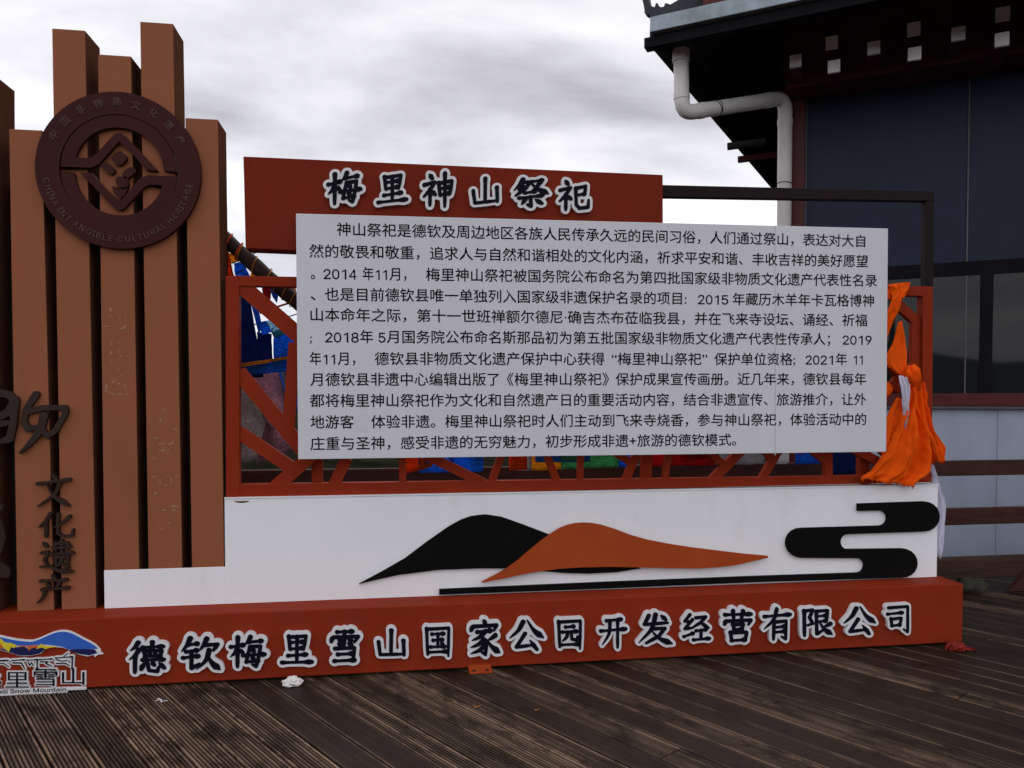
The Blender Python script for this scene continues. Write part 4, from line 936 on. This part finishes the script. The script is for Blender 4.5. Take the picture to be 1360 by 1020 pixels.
# curled dragon-tail ornament on the eave corner
dz = 6.72
orn = [(849, -6), (853, -1), (855, 8), (856, 14), (855.6, 16.5), (858, 18), (863, 19), (863, 22.5), (867, 22), (873, 22.3), (878, 24), (882, 26), (886, 23.5), (889, 21), (890, 24), (895, 24), (920, 20), (934, 14), (934, -14), (912, -12), (905, -3), (897, 2), (890, 6), (886, 4.2), (883, 4.5), (882, 8.5), (878, 9.5), (874, 8), (873.5, 4.2), (871, 4), (869.5, 9.5), (865, 8), (862, 4), (861, -2), (860, -10)]
f_ = [CAM+ray(x, y)*dz for x, y in orn]; v, ff = loops_mesh([[((x-890)/10, -y/10) for x, y in orn]], .5)
mb = MB(); mb.add([CAM+ray(890+x*10, -y*10)*dz-gt*(0 if z > 0 else .09)-gt*.0 for x, y, z in v], ff); mb.build('roof_ornament', M['roof'], bld)
# stub timbers under the side eave
mb = MB(); c_ = CAM+ray(979, 193)*8.3; mb.tube([c_-fdir*.10, c_+fdir*.3], .04, 12); mb.build('stub_timber', M['soffit'], bld)
c_ = CAM+ray(990, 211)*8.6; mb = MB(); mb.bar(c_-fdir*.08, c_+fdir*.35, .06, .06); mb.build('stub_timber', M['maroon_sill'], bld)
# rain pipe
pA = CAM+ray(904.5, 70)*6.9; pB = CAM+ray(906.5, 150)*6.9; pC = CAM+ray(1043, 129.5)*7.42; pD = Vector((pC.x, pC.y, -.3))
pB.x, pB.y = pA.x+.012, pA.y
def elbow(a, b, c, r, n=8):
    u, w_ = (a-b).normalized(), (c-b).normalized(); return [((1-t_)**2)*(b+u*r)+2*t_*(1-t_)*b+t_*t_*(b+w_*r) for t_ in [k/n for k in range(n+1)]]
pts = [pA]+elbow(pA, pB, pC, .13)+elbow(pB, pC, pD, .14)+[pD]
mb = MB(); mb.tube(pts, .067, 24); pipe = mb.build('rain_pipe', M['pipe'], bld, smooth=True)
def collar(p, ax, r, h, m, nm='pipe_collar'):
    mb = MB(); mb.tube([p-ax*h/2, p+ax*h/2], r, 20); mb.build(nm, M[m], bld, pipe)
Zv = Vector((0, 0, 1)); hx = (pC-pB).normalized()
collar(pA+Vector((0, 0, -.03)), Zv, .078, .10, 'pipe'); collar(pA.lerp(pB, .72), Zv, .072, .05, 'pipe'); collar(pB+hx*.22, hx, .072, .06, 'pipe'); collar(pC-hx*.22, hx, .072, .06, 'pipe'); collar(pC-Zv*.24, Zv, .072, .06, 'pipe')
for p, ax in ((pB+hx*.42, hx), (pB+hx*.40, (hx+Vector((0, 0, .35))).normalized()), (pC-Zv*.83, (Zv+hx*.12).normalized())): collar(p, ax, .0705, .008, 'frame_dark', 'wire_tie')

# ================================================================== SCARVES AND SMALL THINGS
kh = thing('scarf', U(1217, 508, .15), 'large orange silk scarf knotted on the right lattice post, frayed ends over the white panel', 'scarf')
o = cloth([((1206, 508), (1221, 508), .17), ((1200, 540), (1223, 540), .15), ((1190, 575), (1229, 575), .135), ((1178, 605), (1233, 605), .125), ((1160, 625), (1230, 628), .13), ((1146, 634), (1211, 645), .14)], 52, .030, 2.5, 'tail', M['khata_orange'], kh, seed=61, ragged=.035, sub=9)
cloth([((1214, 508), (1227, 508), .165), ((1217, 540), (1232, 540), .155), ((1222, 570), (1240, 568), .155), ((1228, 592), (1252, 590), .16), ((1238, 612), (1254, 611), .165)], 30, .022, 1.6, 'tail', M['khata_orange'], kh, seed=62, ragged=.03, sub=8)
cloth([((1205, 488), (1216, 484), .17), ((1203, 496), (1226, 492), .13), ((1208, 508), (1227, 506), .13), ((1212, 517), (1226, 516), .165)], 24, .024, 2.1, 'knot', M['khata_orange'], kh, seed=63)
cloth([((1194, 428), (1198, 426), .19), ((1185, 456), (1203, 458), .185), ((1177, 480), (1204, 484), .18), ((1190, 494), (1207, 498), .175), ((1206, 503), (1214, 503), .165)], 20, .010, 1.5, 'drape', M['khata_orange'], kh, seed=64)
cloth([((1190, 528), (1207, 530), .185), ((1180, 550), (1205, 558), .18), ((1172, 580), (1202, 590), .175), ((1172, 612), (1196, 618), .165)], 18, .012, 2, 'drape', M['khata_orange'], kh, seed=65)
cloth([((1170, 500), (1176, 504), .19), ((1172, 512), (1186, 515), .185), ((1172, 526), (1179, 527), .185)], 10, .006, 1, 'drape', M['khata_orange'], kh, seed=66)
kh2 = thing('scarf', U(1190, 385, .17), 'orange silk scarf tied round the top rail beside the text board', 'scarf')
cloth([((1178, 380), (1210, 377), .20), ((1181, 378), (1210, 376), .17), ((1184, 386), (1207, 386), .165), ((1187, 396), (1200, 397), .155)], 22, .013, 2.2, 'knot', M['khata_orange'], kh2, seed=67)
cloth([((1186, 394), (1199, 396), .15), ((1180, 408), (1195, 412), .16), ((1173, 425), (1187, 427), .175), ((1164, 445), (1178, 450), .185)], 14, .010, 1.5, 'tail', M['khata_orange'], kh2, seed=68)
cloth([((1172, 386), (1190, 381), .19), ((1172, 391), (1190, 391), .185), ((1174, 398), (1188, 398), .19)], 8, .006, 1, 'wrap', M['khata_orange'], kh2, seed=69)
kw = thing('scarf', U(1200, 530, .15), 'white silk scarf threaded through the large orange one, end hanging beside the panel', 'scarf')
cloth([((1193, 498), (1204, 502), .13), ((1195, 515), (1208, 520), .12), ((1199, 536), (1207, 541), .122), ((1200, 552), (1206, 560), .135), ((1203, 570), (1206, 573), .14)], 14, .016, 2.3, 'upper_fold', M['khata_white'], kw, seed=71)
cloth([((1234, 614), (1240, 618), .18), ((1238, 632), (1245, 632), .20), ((1243, 650), (1250, 650), .22), ((1247, 666), (1255.5, 668), .235), ((1246, 690), (1255, 690), .24), ((1246, 710), (1254, 712), .24), ((1245, 725), (1252, 728), .24), ((1246, 735), (1249, 741), .24)], 12, .009, 1.7, 'tail', M['khata_white'], kw, seed=72, ragged=.02)
def crumple(name, loc, s, m, label, cat, seed, amp=.45):
    bm = bmesh.new(); bmesh.ops.create_icosphere(bm, subdivisions=4, radius=1)
    for v in bm.verts:
        d = v.co.normalized(); q = 1+amp*mnoise.noise(d*1.9+Vector((seed, 0, 0)))+amp*.6*abs(mnoise.noise(d*4.5+Vector((0, seed, 0))))
        v.co = Vector((d.x*q*s[0], d.y*q*s[1], d.z*q*s[2]+s[2]*.85))
    me = bpy.data.meshes.new(name); bm.to_mesh(me); bm.free(); me.materials.append(m)
    o = bpy.data.objects.new(name, me); C.objects.link(o); o.location = loc; return tag(o, label, cat)
def on_deck(x, y): d = ray(x, y); return CAM+d*(-CAM.z/d.z)
p = on_deck(388, 911); crumple('tissue', (p.x, p.y, 0), (.042, .03, .024), M['tissue'], 'crumpled white tissue lying against the red base', 'tissue', 4)
p = on_deck(214, 932)
mb = MB()
for a in range(5):
    g = a*1.3; c_ = p+Vector((math.cos(g)*.012-.004, math.sin(g)*.012, .004+.002*a)); mb.bar(c_, c_+Vector((math.cos(g*2.2)*.022, math.sin(g*2.2)*.015, .006*math.sin(g))), .006, .0015)
tag(mb.build('wrapper', M['tissue']), 'torn scrap of white wrapper on the dark deck boards', 'wrapper')
for x, y, s, lab in ((634, 940, .016, 'small dry orange leaf on a ribbed deck board below the foot bracket'), (713, 944, .011, 'tiny dry leaf fragment on the deck right of the orange leaf')):
    p = on_deck(x, y); mb = MB(); n = 10; v = [p+Vector((math.cos(2*math.pi*k/n)*s, math.sin(2*math.pi*k/n)*s*.45, .006+.004*math.sin(k*1.7))) for k in range(n)]
    mb.prism(v, [q-Vector((0, 0, .001)) for q in v]); tag(mb.build('leaf', M['leaf']), lab, 'leaf', 'leaves on the deck')
# red ribbon lying at the end of the base
p = on_deck(1270, 864); rib_ = thing('ribbon', (p.x, p.y, 0), 'faded red ribbon knotted round the right foot of the base', 'ribbon')
o = crumple('knot', (0, 0, 0), (.055, .04, .028), M['red_ribbon'], None, None, 9, .35); o.parent = rib_
mb = MB()
mb.tube([Vector(q)+p for q in ((-.03, 0, .04), (-.055, -.01, .045), (-.075, -.015, .03), (-.085, -.02, .006))], [.008, .009, .008, .006], 8)
mb.build('loop', M['red_ribbon'], rib_, smooth=True)
mb = MB(); mb.prism([p+Vector(q) for q in ((.03, -.02, .03), (.09, -.03, .02), (.12, -.02, .004), (.05, -.03, .008))], [p+Vector(q)+Vector((0, .02, 0)) for q in ((.03, -.02, .03), (.09, -.03, .02), (.12, -.02, .004), (.05, -.03, .008))]); mb.build('tail', M['red_ribbon'], rib_)
